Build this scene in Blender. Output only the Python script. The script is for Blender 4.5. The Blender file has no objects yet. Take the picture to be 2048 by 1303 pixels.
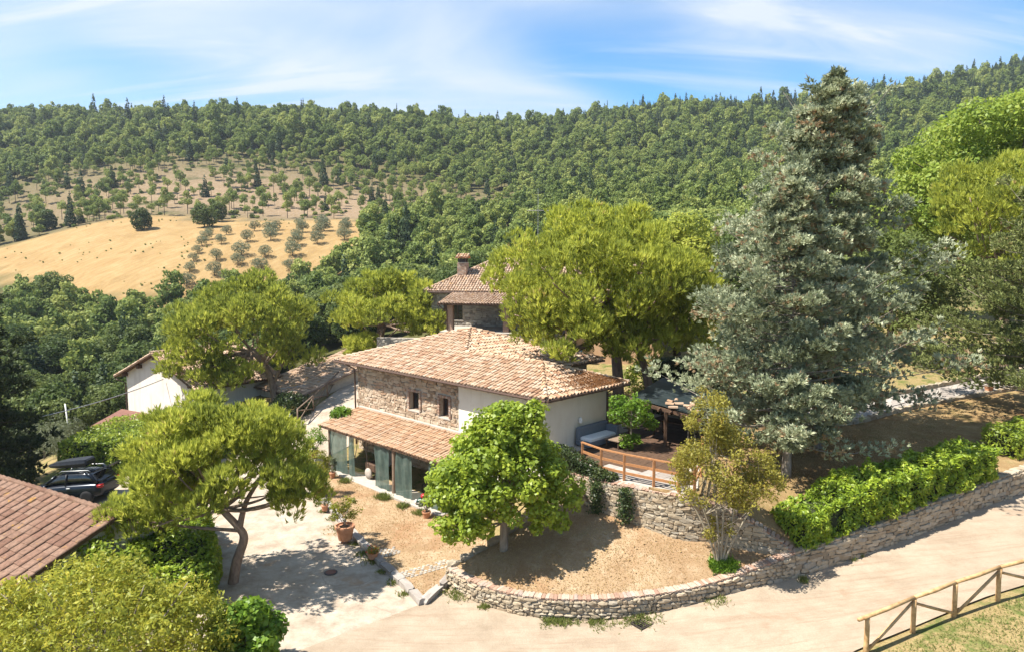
import bpy, math, random
import numpy as np
from mathutils import Vector, Matrix, geometry, noise as mnoise

random.seed(11)
rng = np.random.default_rng(11)
S = bpy.context.scene
C = S.collection
R = math.radians

# ------------------------------------------------------------------ camera, sky, sun, exposure
cam = bpy.data.cameras.new('camera'); camo = bpy.data.objects.new('camera', cam); C.objects.link(camo)
camo.location = (0, 0, 12); camo.rotation_euler = (R(90 - 5.6), 0, 0)
cam.sensor_width = 36; cam.lens = 36 * 1420 / 2048; cam.clip_end = 6000; cam.clip_start = .2
S.camera = camo
SUN_EL, SUN_DIR = 58, (-.975, -.22)          # sun stands high to the left of the view
wd = bpy.data.worlds.new('World'); S.world = wd; wd.use_nodes = True
nt = wd.node_tree; nt.nodes.clear()
N = nt.nodes.new; L = nt.links.new
sky = N('ShaderNodeTexSky'); sky.sky_type = 'NISHITA'; sky.sun_disc = False
sky.sun_elevation = R(SUN_EL); sky.sun_rotation = math.atan2(SUN_DIR[0], SUN_DIR[1])
sky.air_density = 1.0; sky.dust_density = .0; sky.ozone_density = 2.0; sky.altitude = 1800
tc = N('ShaderNodeTexCoord'); sp = N('ShaderNodeSeparateXYZ'); L(tc.outputs['Generated'], sp.inputs[0])
def M_(op, a, b=None, c=None):
    n = N('ShaderNodeMath'); n.operation = op
    for i, v in enumerate((a, b, c)):
        if v is None: continue
        if isinstance(v, (int, float)): n.inputs[i].default_value = v
        else: L(v, n.inputs[i])
    return n.outputs[0]
zz = M_('MAXIMUM', M_('ADD', sp.outputs[2], .30), .05)
cb = N('ShaderNodeCombineXYZ'); L(M_('DIVIDE', sp.outputs[0], zz), cb.inputs[0]); L(M_('DIVIDE', sp.outputs[1], zz), cb.inputs[1])
def sky_noise(scale, rot, loc, sc, detail, dist):
    mp = N('ShaderNodeMapping'); mp.inputs['Scale'].default_value = sc; mp.inputs['Rotation'].default_value = (0, 0, R(rot)); mp.inputs['Location'].default_value = loc
    L(cb.outputs[0], mp.inputs[0])
    n = N('ShaderNodeTexNoise'); n.inputs['Scale'].default_value = scale; n.inputs['Detail'].default_value = detail; n.inputs['Roughness'].default_value = .55; n.inputs['Distortion'].default_value = dist
    L(mp.outputs[0], n.inputs['Vector']); return n.outputs['Fac']
def smooth(v, a, b):
    n = N('ShaderNodeMapRange'); n.interpolation_type = 'SMOOTHSTEP'; n.inputs[1].default_value = a; n.inputs[2].default_value = b; L(v, n.inputs[0]); return n.outputs[0]
big = smooth(sky_noise(.55, 20, (7.2, .3, 0), (1, 1, 1), 3, .3), .40, .60)
wisp = smooth(sky_noise(1.5, 32, (.3, .4, 0), (.55, 1.5, 1), 7, .7), .36, .74)
fine = smooth(sky_noise(2.6, 24, (5.3, 1.4, 0), (.4, 1.7, 1), 8, 1.0), .50, .80)
cl = M_('MINIMUM', M_('ADD', M_('MULTIPLY', big, M_('ADD', .42, M_('MULTIPLY', wisp, .58))), M_('MULTIPLY', fine, .55)), .93)
mx = N('ShaderNodeMix'); mx.data_type = 'RGBA'; L(cl, mx.inputs[0])
hsv = N('ShaderNodeHueSaturation'); hsv.inputs['Saturation'].default_value = 1.38; hsv.inputs['Value'].default_value = .58; hsv.inputs['Hue'].default_value = .493; L(sky.outputs[0], hsv.inputs['Color'])
L(hsv.outputs[0], mx.inputs[6]); mx.inputs[7].default_value = (2.2, 2.38, 2.66, 1)
bg = N('ShaderNodeBackground'); bg.inputs[1].default_value = .15; L(mx.outputs[2], bg.inputs[0])
ow = N('ShaderNodeOutputWorld'); L(bg.outputs[0], ow.inputs[0])
sl = bpy.data.lights.new('sun', 'SUN'); sl.energy = 4.3; sl.angle = R(.53); sl.color = (1, .955, .88)
so = bpy.data.objects.new('sun', sl); C.objects.link(so)
sv = Vector((SUN_DIR[0] * math.cos(R(SUN_EL)), SUN_DIR[1] * math.cos(R(SUN_EL)), math.sin(R(SUN_EL)))).normalized()
so.rotation_euler = sv.to_track_quat('Z', 'Y').to_euler(); so.location = (-20, 0, 60)
S.view_settings.view_transform = 'Standard'; S.view_settings.look = 'None'
S.view_settings.exposure = 1.40; S.view_settings.gamma = 1; S.view_settings.use_curve_mapping = False
S.render.engine = 'CYCLES'; S.cycles.use_denoising = True; S.cycles.max_bounces = 6; S.cycles.transparent_max_bounces = 8
S.cycles.diffuse_bounces = 4; S.cycles.glossy_bounces = 2; S.cycles.transmission_bounces = 4; S.cycles.caustics_reflective = False; S.cycles.caustics_refractive = False

# ------------------------------------------------------------------ materials
MAT = {}
def _nodes(name):
    m = bpy.data.materials.new(name); m.use_nodes = True; t = m.node_tree; t.nodes.clear(); MAT[name] = m; return m, t
def _ramp(t, fac, cols):
    r = t.nodes.new('ShaderNodeValToRGB'); e = r.color_ramp.elements
    while len(e) < len(cols): e.new(.5)
    for i, (p, c) in enumerate(cols): e[i].position = p; e[i].color = (*c, 1)
    t.links.new(fac, r.inputs[0]); return r.outputs[0]
def _math(t, op, a, b=None):
    n = t.nodes.new('ShaderNodeMath'); n.operation = op
    for i, v in enumerate((a, b)):
        if v is None: continue
        if isinstance(v, (int, float)): n.inputs[i].default_value = v
        else: t.links.new(v, n.inputs[i])
    return n.outputs[0]
def _noise(t, scale, detail=5, rough=.6, dist=0, vec=None, sc=None):
    n = t.nodes.new('ShaderNodeTexNoise'); n.inputs['Scale'].default_value = scale; n.inputs['Detail'].default_value = detail
    n.inputs['Roughness'].default_value = rough; n.inputs['Distortion'].default_value = dist
    if vec is None:
        g_ = t.nodes.new('ShaderNodeNewGeometry'); vec = g_.outputs['Position']
    if sc:
        mp = t.nodes.new('ShaderNodeMapping'); mp.inputs['Scale'].default_value = sc[:3]
        if len(sc) > 3: mp.inputs['Rotation'].default_value = (0, 0, R(sc[3]))
        t.links.new(vec, mp.inputs[0]); vec = mp.outputs[0]
    t.links.new(vec, n.inputs['Vector']); return n.outputs['Fac']
def _mix(t, fac, a, b, blend='MIX'):
    n = t.nodes.new('ShaderNodeMix'); n.data_type = 'RGBA'; n.blend_type = blend
    for i, v in ((0, fac), (6, a), (7, b)):
        if isinstance(v, (int, float)): n.inputs[i].default_value = v
        elif isinstance(v, tuple): n.inputs[i].default_value = (*v, 1)
        else: t.links.new(v, n.inputs[i])
    return n.outputs[2]
def _rand(t):
    o = t.nodes.new('ShaderNodeObjectInfo'); g_ = t.nodes.new('ShaderNodeNewGeometry')
    return _math(t, 'FRACT', _math(t, 'ADD', o.outputs['Random'], g_.outputs['Random Per Island']))
def _smooth(t, v, a, b):
    n = t.nodes.new('ShaderNodeMapRange'); n.interpolation_type = 'SMOOTHSTEP'; n.inputs[1].default_value = a; n.inputs[2].default_value = b
    t.links.new(v, n.inputs[0]); return n.outputs[0]
def _finish(m, t, col, rough=.85, bump=None, bstr=.4, bdist=.02, spec=.3, metallic=0):
    b = t.nodes.new('ShaderNodeBsdfPrincipled'); o = t.nodes.new('ShaderNodeOutputMaterial')
    if isinstance(col, tuple): b.inputs['Base Color'].default_value = (*col, 1)
    else: t.links.new(col, b.inputs['Base Color'])
    b.inputs['Roughness'].default_value = rough; b.inputs['Specular IOR Level'].default_value = spec; b.inputs['Metallic'].default_value = metallic
    if bump is not None:
        bn = t.nodes.new('ShaderNodeBump'); bn.inputs['Strength'].default_value = bstr; bn.inputs['Distance'].default_value = bdist
        t.links.new(bump, bn.inputs['Height']); t.links.new(bn.outputs[0], b.inputs['Normal'])
    t.links.new(b.outputs[0], o.inputs[0]); return m
def piece_mat(name, cols, nscale=9, nmix=.35, rough=.9, bstr=.5, stain=None, spec=.25):
    """colour picked per piece (stone, tile, brick) plus mottling"""
    m, t = _nodes(name); c = _ramp(t, _rand(t), cols)
    n = _noise(t, nscale, 6, .65); c = _mix(t, nmix, c, _ramp(t, n, [(.25, (.25, .25, .25)), (.75, (1.0, 1.0, 1.0))]), 'MULTIPLY')
    if stain:
        s = _smooth(t, _noise(t, stain[0], 5, .6), stain[1], stain[2]); c = _mix(t, s, c, stain[3])
        s2 = _smooth(t, _noise(t, .9, 6, .7, .5), .60, .70); c = _mix(t, _math(t, 'MULTIPLY', s2, .6), c, (.33, .22, .10)); s3 = _smooth(t, _noise(t, 3.1, 6, .7), .66, .74); c = _mix(t, _math(t, 'MULTIPLY', s3, .8), c, (.10, .075, .055))
    return _finish(m, t, c, rough, n, bstr, .02, spec)
def plain_mat(name, a, b, scale=3, rough=.85, bstr=.15, spec=.3, metallic=0, sc=None, detail=6):
    m, t = _nodes(name); n = _noise(t, scale, detail, .65, 0, None, sc)
    return _finish(m, t, _ramp(t, n, [(.3, a), (.7, b)]), rough, n, bstr, .01, spec, metallic)
def leaf_mat(name, cols, trans=.35, rough=.5, spec=.3, obj=0.0, isl=.3, tcol=1.25):
    m, t = _nodes(name)
    a = t.nodes.new('ShaderNodeAttribute'); a.attribute_name = 'tone'
    g_ = t.nodes.new('ShaderNodeNewGeometry'); o = t.nodes.new('ShaderNodeObjectInfo')
    v = _math(t, 'ADD', _math(t, 'MULTIPLY', a.outputs['Fac'], 1 - isl - obj), _math(t, 'MULTIPLY', g_.outputs['Random Per Island'], isl))
    if obj: v = _math(t, 'ADD', v, _math(t, 'MULTIPLY', o.outputs['Random'], obj))
    c = _ramp(t, v, cols)
    b = t.nodes.new('ShaderNodeBsdfPrincipled'); b.inputs['Roughness'].default_value = rough; b.inputs['Specular IOR Level'].default_value = spec
    t.links.new(c, b.inputs['Base Color'])
    tr = t.nodes.new('ShaderNodeBsdfTranslucent'); hs = t.nodes.new('ShaderNodeHueSaturation'); hs.inputs['Value'].default_value = tcol; hs.inputs['Hue'].default_value = .49
    t.links.new(c, hs.inputs['Color']); t.links.new(hs.outputs[0], tr.inputs[0])
    ms = t.nodes.new('ShaderNodeMixShader'); ms.inputs[0].default_value = trans
    t.links.new(b.outputs[0], ms.inputs[1]); t.links.new(tr.outputs[0], ms.inputs[2])
    out = t.nodes.new('ShaderNodeOutputMaterial'); t.links.new(ms.outputs[0], out.inputs[0]); return m

def streaked(name, a, b):
    m, t = _nodes(name); c = _ramp(t, _noise(t, 1.1, 6, .6), [(.3, a), (.7, b)])
    v = _noise(t, 1.0, 5, .65, .2, None, (3.2, 3.2, .22)); c = _mix(t, _math(t, 'MULTIPLY', _smooth(t, v, .52, .78), .45), c, (a[0] * .62, a[1] * .58, a[2] * .52))
    k = _smooth(t, _noise(t, .8, 6, .7, .4), .58, .72); c = _mix(t, _math(t, 'MULTIPLY', k, .35), c, (a[0] * .78, a[1] * .72, a[2] * .62))
    return _finish(m, t, c, .92, _noise(t, 18, 6, .7), .25, .012, .15)
piece_mat('wallstone', [(0, (0.273, 0.215, 0.147)), (.25, (0.392, 0.310, 0.209)), (.5, (0.474, 0.387, 0.271)), (.7, (0.365, 0.318, 0.248)), (.85, (0.529, 0.430, 0.302)), (1, (0.347, 0.249, 0.155))], 7, .5, .95, .8)
piece_mat('housestone', [(0, (0.313, 0.219, 0.144)), (.3, (0.470, 0.355, 0.246)), (.6, (0.564, 0.449, 0.328)), (.85, (0.418, 0.271, 0.174)), (1, (0.626, 0.522, 0.400))], 8, .45, .95, .8)
piece_mat('greystone', [(0, (0.287, 0.253, 0.218)), (.5, (0.460, 0.414, 0.345)), (1, (0.575, 0.517, 0.425))], 6, .45, .95, .8)
piece_mat('tile', [(0, (0.337, 0.184, 0.109)), (.2, (0.455, 0.285, 0.173)), (.5, (0.522, 0.358, 0.235)), (.8, (0.557, 0.431, 0.309)), (1, (0.421, 0.257, 0.154))], 5, .32, .9, .4, (1.3, .60, .80, (0.354, 0.312, 0.227)))
piece_mat('porchtile', [(0, (0.392, 0.222, 0.124)), (.4, (0.482, 0.312, 0.187)), (.8, (0.527, 0.374, 0.250)), (1, (0.414, 0.249, 0.146))], 5, .3, .9, .4)
piece_mat('oldtile', [(0, (0.337, 0.210, 0.128)), (.3, (0.506, 0.350, 0.235)), (.7, (0.583, 0.431, 0.309)), (1, (0.427, 0.279, 0.182))], 4, .4, .92, .5, (2.2, .60, .74, (0.583, 0.326, 0.075)))
piece_mat('mosstile', [(0, (0.195, 0.104, 0.068)), (.3, (0.255, 0.144, 0.096)), (.7, (0.285, 0.176, 0.120)), (1, (0.225, 0.128, 0.084))], 9, .75, .95, .6, (2.6, .62, .70, (0.300, 0.160, 0.040)))
piece_mat('brick', [(0, (.33, .20, .14)), (.4, (.46, .31, .22)), (.75, (.50, .39, .30)), (1, (.36, .28, .23))], 12, .4, .92, .5)
piece_mat('paver', [(0, (0.302, 0.259, 0.223)), (.5, (0.374, 0.331, 0.288)), (1, (0.432, 0.389, 0.338))], 6, .35, .9, .4)
plain_mat('mortar', (0.306, 0.255, 0.196), (0.442, 0.374, 0.297), 9, .95, .5)
plain_mat('joint', (.17, .12, .09), (.28, .20, .15), 8, .95, .3)
streaked('plaster', (0.680, 0.614, 0.510), (0.755, 0.699, 0.595))
streaked('barnplaster', (0.710, 0.634, 0.538), (0.787, 0.720, 0.624))
plain_mat('ochreplaster', (.55, .34, .19), (.62, .40, .24), 1.5, .9, .1)
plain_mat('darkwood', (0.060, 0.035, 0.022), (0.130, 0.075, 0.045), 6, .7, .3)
plain_mat('railwood', (.28, .13, .055), (.42, .20, .085), 7, .6, .2)
plain_mat('peeledlog', (.29, .155, .06), (.62, .41, .20), 5, .65, .3)
plain_mat('oldpost', (.16, .11, .075), (.28, .20, .14), 5, .85, .4)
plain_mat('darkmetal', (.03, .024, .02), (.05, .04, .034), 8, .5, .05)
plain_mat('gutter', (.075, .045, .032), (.11, .065, .045), 8, .5, .05)
plain_mat('greymetal', (.30, .30, .30), (.42, .42, .41), 8, .4, .05, .5, .6)
plain_mat('terracotta', (.42, .19, .10), (.55, .28, .16), 6, .85, .2)
plain_mat('blackplastic', (.012, .012, .014), (.025, .025, .028), 8, .38, .03)
plain_mat('greycushion', (.13, .15, .18), (.18, .20, .23), 20, .9, .2)
plain_mat('whitecushion', (.72, .73, .74), (.80, .80, .80), 10, .9, .2)
plain_mat('rust', (0.150, 0.066, 0.048), (0.204, 0.102, 0.072), 2, .85, .1)
plain_mat('concrete', (0.345, 0.300, 0.247), (0.450, 0.398, 0.338), 2.5, .9, .2)
plain_mat('redplastic', (.40, .02, .03), (.5, .03, .04), 9, .35, .02)
plain_mat('greenpaint', (.015, .05, .035), (.02, .07, .05), 9, .35, .02)
plain_mat('bluepaint', (.02, .20, .42), (.03, .26, .5), 9, .35, .02)
plain_mat('yellowpaint', (.6, .45, .03), (.7, .5, .05), 9, .4, .02)
plain_mat('whitepaint', (.75, .74, .70), (.8, .79, .76), 9, .5, .02)
plain_mat('tarp', (.010, .018, .02), (.04, .05, .05), 1.8, .5, .3)
plain_mat('poolwater', (.10, .42, .42), (.14, .50, .50), 2, .1, .05)
plain_mat('tyre', (.012, .012, .012), (.02, .02, .02), 9, .8, .05)
plain_mat('alloy', (.55, .55, .56), (.65, .65, .66), 9, .25, .02, .5, .9)
plain_mat('red_glass', (.25, .01, .01), (.32, .015, .015), 9, .2, .02)
plain_mat('carpaint', (.010, .014, .022), (.013, .018, .028), 2, .25, 0, .5, .4)
plain_mat('glass', (.012, .014, .016), (.02, .022, .025), 2, .08, 0, .6)
plain_mat('bark_pine', (.15, .10, .075), (.36, .26, .19), 7, .95, .9, .2, 0, (1, 1, .35))
plain_mat('bark_grey', (.16, .13, .10), (.34, .29, .23), 8, .95, .8, .2, 0, (1, 1, .3))
plain_mat('bark_pale', (0.238, 0.196, 0.133), (0.364, 0.315, 0.231), 8, .9, .5, .2, 0, (1, 1, .35))
plain_mat('bark_dark', (.05, .038, .03), (.11, .085, .065), 7, .95, .9, .2, 0, (1, 1, .35))
plain_mat('soil', (.09, .055, .035), (.15, .095, .06), 8, .95, .5)

def grass_ground(name, dry, mid, green, g0, g1, bare=None, scale=1.0):
    m, t = _nodes(name)
    f = _noise(t, 22, 7, .75); c = _ramp(t, f, [(.25, dry[0]), (.5, dry[1]), (.75, dry[2])])
    c = _mix(t, _math(t, 'MULTIPLY', _smooth(t, _noise(t, .55 * scale, 6, .65), .42, .62), .8), c, mid); c = _mix(t, _math(t, 'MULTIPLY', _smooth(t, _noise(t, 1.7 * scale, 6, .7), .50, .66), .65), c, dry[2]); c = _mix(t, _math(t, 'MULTIPLY', _smooth(t, _noise(t, .33 * scale, 5, .7, .5), .52, .66), .55), c, (dry[0][0] * 1.15, dry[0][1] * .95, dry[0][2] * .8))
    c = _mix(t, _math(t, 'MULTIPLY', _smooth(t, _noise(t, .9 * scale, 6, .68), g0, g1), _smooth(t, f, .25, .6)), c, green)
    if bare: c = _mix(t, _smooth(t, _noise(t, .8 * scale, 6, .7, .3), bare[0], bare[1]), c, bare[2])
    return _finish(m, t, c, .95, _noise(t, 45, 5, .8), .9, .05, .1)
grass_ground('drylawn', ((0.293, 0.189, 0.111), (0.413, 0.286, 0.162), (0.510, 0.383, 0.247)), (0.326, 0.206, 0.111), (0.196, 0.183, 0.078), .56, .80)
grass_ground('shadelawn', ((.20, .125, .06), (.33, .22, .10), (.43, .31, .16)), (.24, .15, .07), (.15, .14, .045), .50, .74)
grass_ground('bankgrass', ((.25, .18, .075), (.38, .29, .13), (.48, .38, .20)), (.24, .21, .075), (.11, .15, .035), .44, .64, (.60, .74, (.36, .25, .14)))

def gravel_mat():
    m, t = _nodes('gravel')
    c = _ramp(t, _noise(t, 1.1, 8, .72), [(.30, (.28, .215, .155)), (.48, (.42, .345, .265)), (.66, (.53, .455, .365))])
    c = _mix(t, .5, c, _ramp(t, _noise(t, 26, 6, .8), [(.3, (.55, .52, .48)), (.7, (1, 1, 1))]), 'MULTIPLY')
    d = _smooth(t, _noise(t, .45, 6, .7, .4), .56, .70); c = _mix(t, d, c, (.36, .24, .15))
    g2 = _smooth(t, _noise(t, .7, 7, .75, .6), .66, .76); c = _mix(t, _math(t, 'MULTIPLY', g2, .7), c, (.26, .23, .10))
    v = t.nodes.new('ShaderNodeTexVoronoi'); v.feature = 'DISTANCE_TO_EDGE'; v.inputs['Scale'].default_value = .42; v.inputs['Randomness'].default_value = 1
    gm = t.nodes.new('ShaderNodeNewGeometry'); nz = t.nodes.new('ShaderNodeTexNoise'); nz.inputs['Scale'].default_value = .9; nz.inputs['Detail'].default_value = 6
    t.links.new(gm.outputs['Position'], nz.inputs['Vector'])
    t.links.new(_mix(t, .45, gm.outputs['Position'], nz.outputs['Color'], 'ADD'), v.inputs['Vector'])
    cr = _smooth(t, v.outputs['Distance'], .012, .0); cm = _math(t, 'MULTIPLY', cr, _smooth(t, _noise(t, .35, 3), .47, .6))
    c = _mix(t, _math(t, 'MULTIPLY', cm, .55), c, (.24, .19, .14))
    _finish(m, t, c, .95, _noise(t, 30, 6, .8), .6, .03, .15)
gravel_mat()
def road_mat():
    m, t = _nodes('roadconcrete')
    c = _ramp(t, _noise(t, .8, 8, .7), [(.28, (.30, .235, .165)), (.5, (.385, .31, .225)), (.75, (.46, .38, .285))])
    st = _noise(t, 1.0, 8, .75, .3, None, (.30, 3.4, 1, -24)); c = _mix(t, _math(t, 'MULTIPLY', _smooth(t, st, .46, .70), .75), c, (.30, .21, .14))
    c = _mix(t, .6, c, _ramp(t, _noise(t, 24, 6, .8), [(.3, (.5, .46, .42)), (.7, (1, 1, 1))]), 'MULTIPLY')
    c = _mix(t, _math(t, 'MULTIPLY', _smooth(t, _noise(t, .5, 8, .75, .5), .54, .68), .6), c, (.27, .18, .115)); c = _mix(t, _math(t, 'MULTIPLY', _smooth(t, _noise(t, 6.0, 6, .8), .62, .70), .5), c, (.20, .15, .10))
    w = t.nodes.new('ShaderNodeTexWave'); w.inputs['Scale'].default_value = 1.9; w.inputs['Distortion'].default_value = 4.5; w.inputs['Detail'].default_value = 3
    gm = t.nodes.new('ShaderNodeNewGeometry'); mp = t.nodes.new('ShaderNodeMapping'); mp.inputs['Rotation'].default_value = (0, 0, R(-8)); t.links.new(gm.outputs['Position'], mp.inputs[0]); t.links.new(mp.outputs[0], w.inputs['Vector'])
    rib = _math(t, 'MULTIPLY', w.outputs['Fac'], _smooth(t, _noise(t, .28, 4), .42, .6))
    c = _mix(t, _math(t, 'MULTIPLY', rib, .05), c, (.30, .21, .14))
    h = _math(t, 'ADD', _noise(t, 26, 6, .8), _math(t, 'MULTIPLY', rib, .15))
    _finish(m, t, c, .92, h, .5, .025, .2)
road_mat()
def ground_mat():
    """base terrain: dry straw field, scrubby bare slope, green undergrowth under the woods; zones by place"""
    m, t = _nodes('terrain')
    a = t.nodes.new('ShaderNodeAttribute'); a.attribute_name = 'zone'; a.attribute_type = 'GEOMETRY'
    sx = t.nodes.new('ShaderNodeSeparateColor'); t.links.new(a.outputs['Color'], sx.inputs[0])
    n1 = _noise(t, .12, 8, .7); n2 = _noise(t, .9, 6, .75); n3 = _noise(t, 16, 5, .75)
    wood = _ramp(t, n1, [(.3, (.045, .055, .018)), (.6, (.09, .085, .03)), (.8, (.15, .12, .05))])
    straw = _ramp(t, _noise(t, .22, 9, .72, .6, None, (1, .45, 1)), [(.28, (.235, .15, .06)), (.5, (.31, .205, .088)), (.72, (.37, .26, .125))])
    straw = _mix(t, _math(t, 'MULTIPLY', _smooth(t, _noise(t, .05, 5, .6), .52, .72), .5), straw, (.25, .14, .05))
    straw = _mix(t, _math(t, 'MULTIPLY', _smooth(t, n2, .62, .74), .6), straw, (.27, .23, .07))
    wv = t.nodes.new('ShaderNodeTexWave'); wv.inputs['Scale'].default_value = .16; wv.inputs['Distortion'].default_value = 3.5; wv.inputs['Detail'].default_value = 4; wv.inputs['Detail Scale'].default_value = 1.5; gq = t.nodes.new('ShaderNodeNewGeometry'); mq = t.nodes.new('ShaderNodeMapping'); mq.inputs['Rotation'].default_value = (0, 0, R(28)); t.links.new(gq.outputs['Position'], mq.inputs[0]); t.links.new(mq.outputs[0], wv.inputs['Vector'])
    straw = _mix(t, _math(t, 'MULTIPLY', wv.outputs['Fac'], .22), straw, (.22, .13, .05)); straw = _mix(t, _math(t, 'MULTIPLY', _smooth(t, _noise(t, .55, 7, .8), .5, .7), .35), straw, (.40, .29, .14))
    scrub = _ramp(t, n2, [(.3, (.15, .105, .055)), (.5, (.235, .165, .10)), (.7, (.31, .225, .15))])
    near = _ramp(t, n3, [(.3, (.16, .12, .05)), (.5, (.27, .20, .09)), (.75, (.36, .28, .14))])
    near = _mix(t, _smooth(t, n2, .46, .62), near, (.11, .13, .035))
    c = _mix(t, sx.outputs[0], wood, straw); c = _mix(t, _math(t, 'MULTIPLY', sx.outputs[1], _smooth(t, _noise(t, .07, 5, .6), .30, .46)), c, scrub); c = _mix(t, sx.outputs[2], c, near)
    _finish(m, t, c, .95, n2, .8, .25, .1)
ground_mat()

leaf_mat('leaf_linden', [(0, (0.136, 0.198, 0.024)), (.45, (0.236, 0.317, 0.032)), (.8, (0.363, 0.429, 0.046)), (1, (0.489, 0.507, 0.075))], .42, .45, .35)
leaf_mat('leaf_pine', [(0, (0.103, 0.130, 0.033)), (.3, (0.246, 0.286, 0.048)), (.62, (0.432, 0.468, 0.074)), (.86, (0.544, 0.561, 0.106)), (.93, (0.473, 0.374, 0.133)), (1, (0.370, 0.229, 0.106))], .48, .55, .2)
leaf_mat('leaf_pine_deep', [(0, (0.092, 0.116, 0.032)), (.3, (0.216, 0.255, 0.046)), (.62, (0.378, 0.416, 0.067)), (.86, (0.487, 0.505, 0.093)), (.93, (0.411, 0.321, 0.121)), (1, (0.324, 0.199, 0.093))], .48, .55, .2)
leaf_mat('leaf_cypress', [(0, (0.112, 0.140, 0.078)), (.35, (0.255, 0.287, 0.171)), (.62, (0.427, 0.455, 0.289)), (.77, (0.585, 0.595, 0.395)), (.83, (0.315, 0.238, 0.136)), (1, (0.375, 0.252, 0.136))], .25, .6, .2, 0, .12)
leaf_mat('leaf_cypress_green', [(0, (0.103, 0.129, 0.038)), (.5, (0.190, 0.216, 0.069)), (.85, (0.293, 0.310, 0.113)), (1, (0.293, 0.224, 0.103))], .22, .6, .2)
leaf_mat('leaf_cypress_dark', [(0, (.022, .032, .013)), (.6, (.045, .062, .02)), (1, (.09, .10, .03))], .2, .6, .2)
leaf_mat('leaf_maple', [(0, (0.158, 0.145, 0.027)), (.5, (0.273, 0.249, 0.042)), (.8, (0.352, 0.303, 0.055)), (1, (0.400, 0.267, 0.073))], .38, .5, .25)
leaf_mat('leaf_shrub', [(0, (0.166, 0.200, 0.027)), (.5, (0.329, 0.343, 0.047)), (.8, (0.505, 0.458, 0.063)), (1, (0.722, 0.552, 0.086))], .42, .45, .3)
leaf_mat('leaf_vine', [(0, (0.075, 0.150, 0.018)), (.5, (0.144, 0.250, 0.025)), (1, (0.237, 0.350, 0.044))], .42, .45, .3)
leaf_mat('leaf_laurel', [(0, (0.120, 0.195, 0.020)), (.5, (0.221, 0.310, 0.025)), (.85, (0.361, 0.425, 0.035)), (1, (0.521, 0.514, 0.075))], .30, .45, .35)
leaf_mat('leaf_ivy', [(0, (0.113, 0.175, 0.022)), (.5, (0.227, 0.297, 0.031)), (1, (0.359, 0.403, 0.046))], .35, .4, .35)
leaf_mat('leaf_darkivy', [(0, (.022, .04, .012)), (.6, (.05, .075, .02)), (1, (.11, .13, .035))], .3, .4, .35)
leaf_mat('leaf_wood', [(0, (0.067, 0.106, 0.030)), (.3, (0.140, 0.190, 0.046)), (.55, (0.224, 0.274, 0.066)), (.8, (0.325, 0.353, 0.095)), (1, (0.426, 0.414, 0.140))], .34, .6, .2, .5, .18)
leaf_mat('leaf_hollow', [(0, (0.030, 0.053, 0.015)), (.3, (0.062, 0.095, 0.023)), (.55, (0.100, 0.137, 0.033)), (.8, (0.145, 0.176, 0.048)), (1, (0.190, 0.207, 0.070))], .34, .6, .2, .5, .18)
leaf_mat('leaf_bright', [(0, (0.121, 0.192, 0.031)), (.5, (0.242, 0.321, 0.047)), (1, (0.419, 0.460, 0.102))], .40, .5, .25)
leaf_mat('leaf_conifer', [(0, (0.029, 0.051, 0.022)), (.6, (0.064, 0.096, 0.035)), (1, (0.112, 0.144, 0.048))], .2, .6, .2, .3, .2)
leaf_mat('leaf_olive', [(0, (.075, .09, .045)), (.5, (.15, .17, .09)), (1, (.26, .28, .17))], .25, .55, .3, .3, .25)
leaf_mat('leaf_lemon', [(0, (0.120, 0.150, 0.019)), (.5, (0.228, 0.246, 0.026)), (1, (0.384, 0.336, 0.042))], .38, .4, .35)
leaf_mat('leaf_weed', [(0, (0.096, 0.132, 0.026)), (.5, (0.156, 0.192, 0.042)), (1, (0.288, 0.264, 0.096))], .35, .6, .2)
leaf_mat('leaf_straw', [(0, (0.250, 0.165, 0.070)), (.5, (0.400, 0.285, 0.130)), (1, (0.520, 0.400, 0.210))], .3, .7, .1)
leaf_mat('petal', [(0, (.5, .03, .03)), (.6, (.6, .10, .04)), (1, (.65, .4, .05))], .3, .5, .2)
leaf_mat('litter', [(0, (.14, .06, .025)), (.5, (.24, .11, .04)), (1, (.32, .17, .07))], .1, .8, .1)
def film_mat():
    m, t = _nodes('plasticfilm')
    n = _noise(t, 2.2, 5, .6); col = _ramp(t, n, [(.3, (.075, .125, .105)), (.6, (.15, .20, .17)), (.8, (.26, .27, .23))])
    d = t.nodes.new('ShaderNodeBsdfPrincipled'); d.inputs['Roughness'].default_value = .5; t.links.new(col, d.inputs['Base Color'])
    tl = t.nodes.new('ShaderNodeBsdfTranslucent'); t.links.new(col, tl.inputs[0]); tp = t.nodes.new('ShaderNodeBsdfTransparent'); tp.inputs[0].default_value = (.8, .93, .88, 1)
    m1 = t.nodes.new('ShaderNodeMixShader'); m1.inputs[0].default_value = .4; t.links.new(d.outputs[0], m1.inputs[1]); t.links.new(tl.outputs[0], m1.inputs[2])
    m2 = t.nodes.new('ShaderNodeMixShader'); m2.inputs[0].default_value = .16; t.links.new(m1.outputs[0], m2.inputs[1]); t.links.new(tp.outputs[0], m2.inputs[2])
    o = t.nodes.new('ShaderNodeOutputMaterial'); t.links.new(m2.outputs[0], o.inputs[0])
film_mat()

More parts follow.
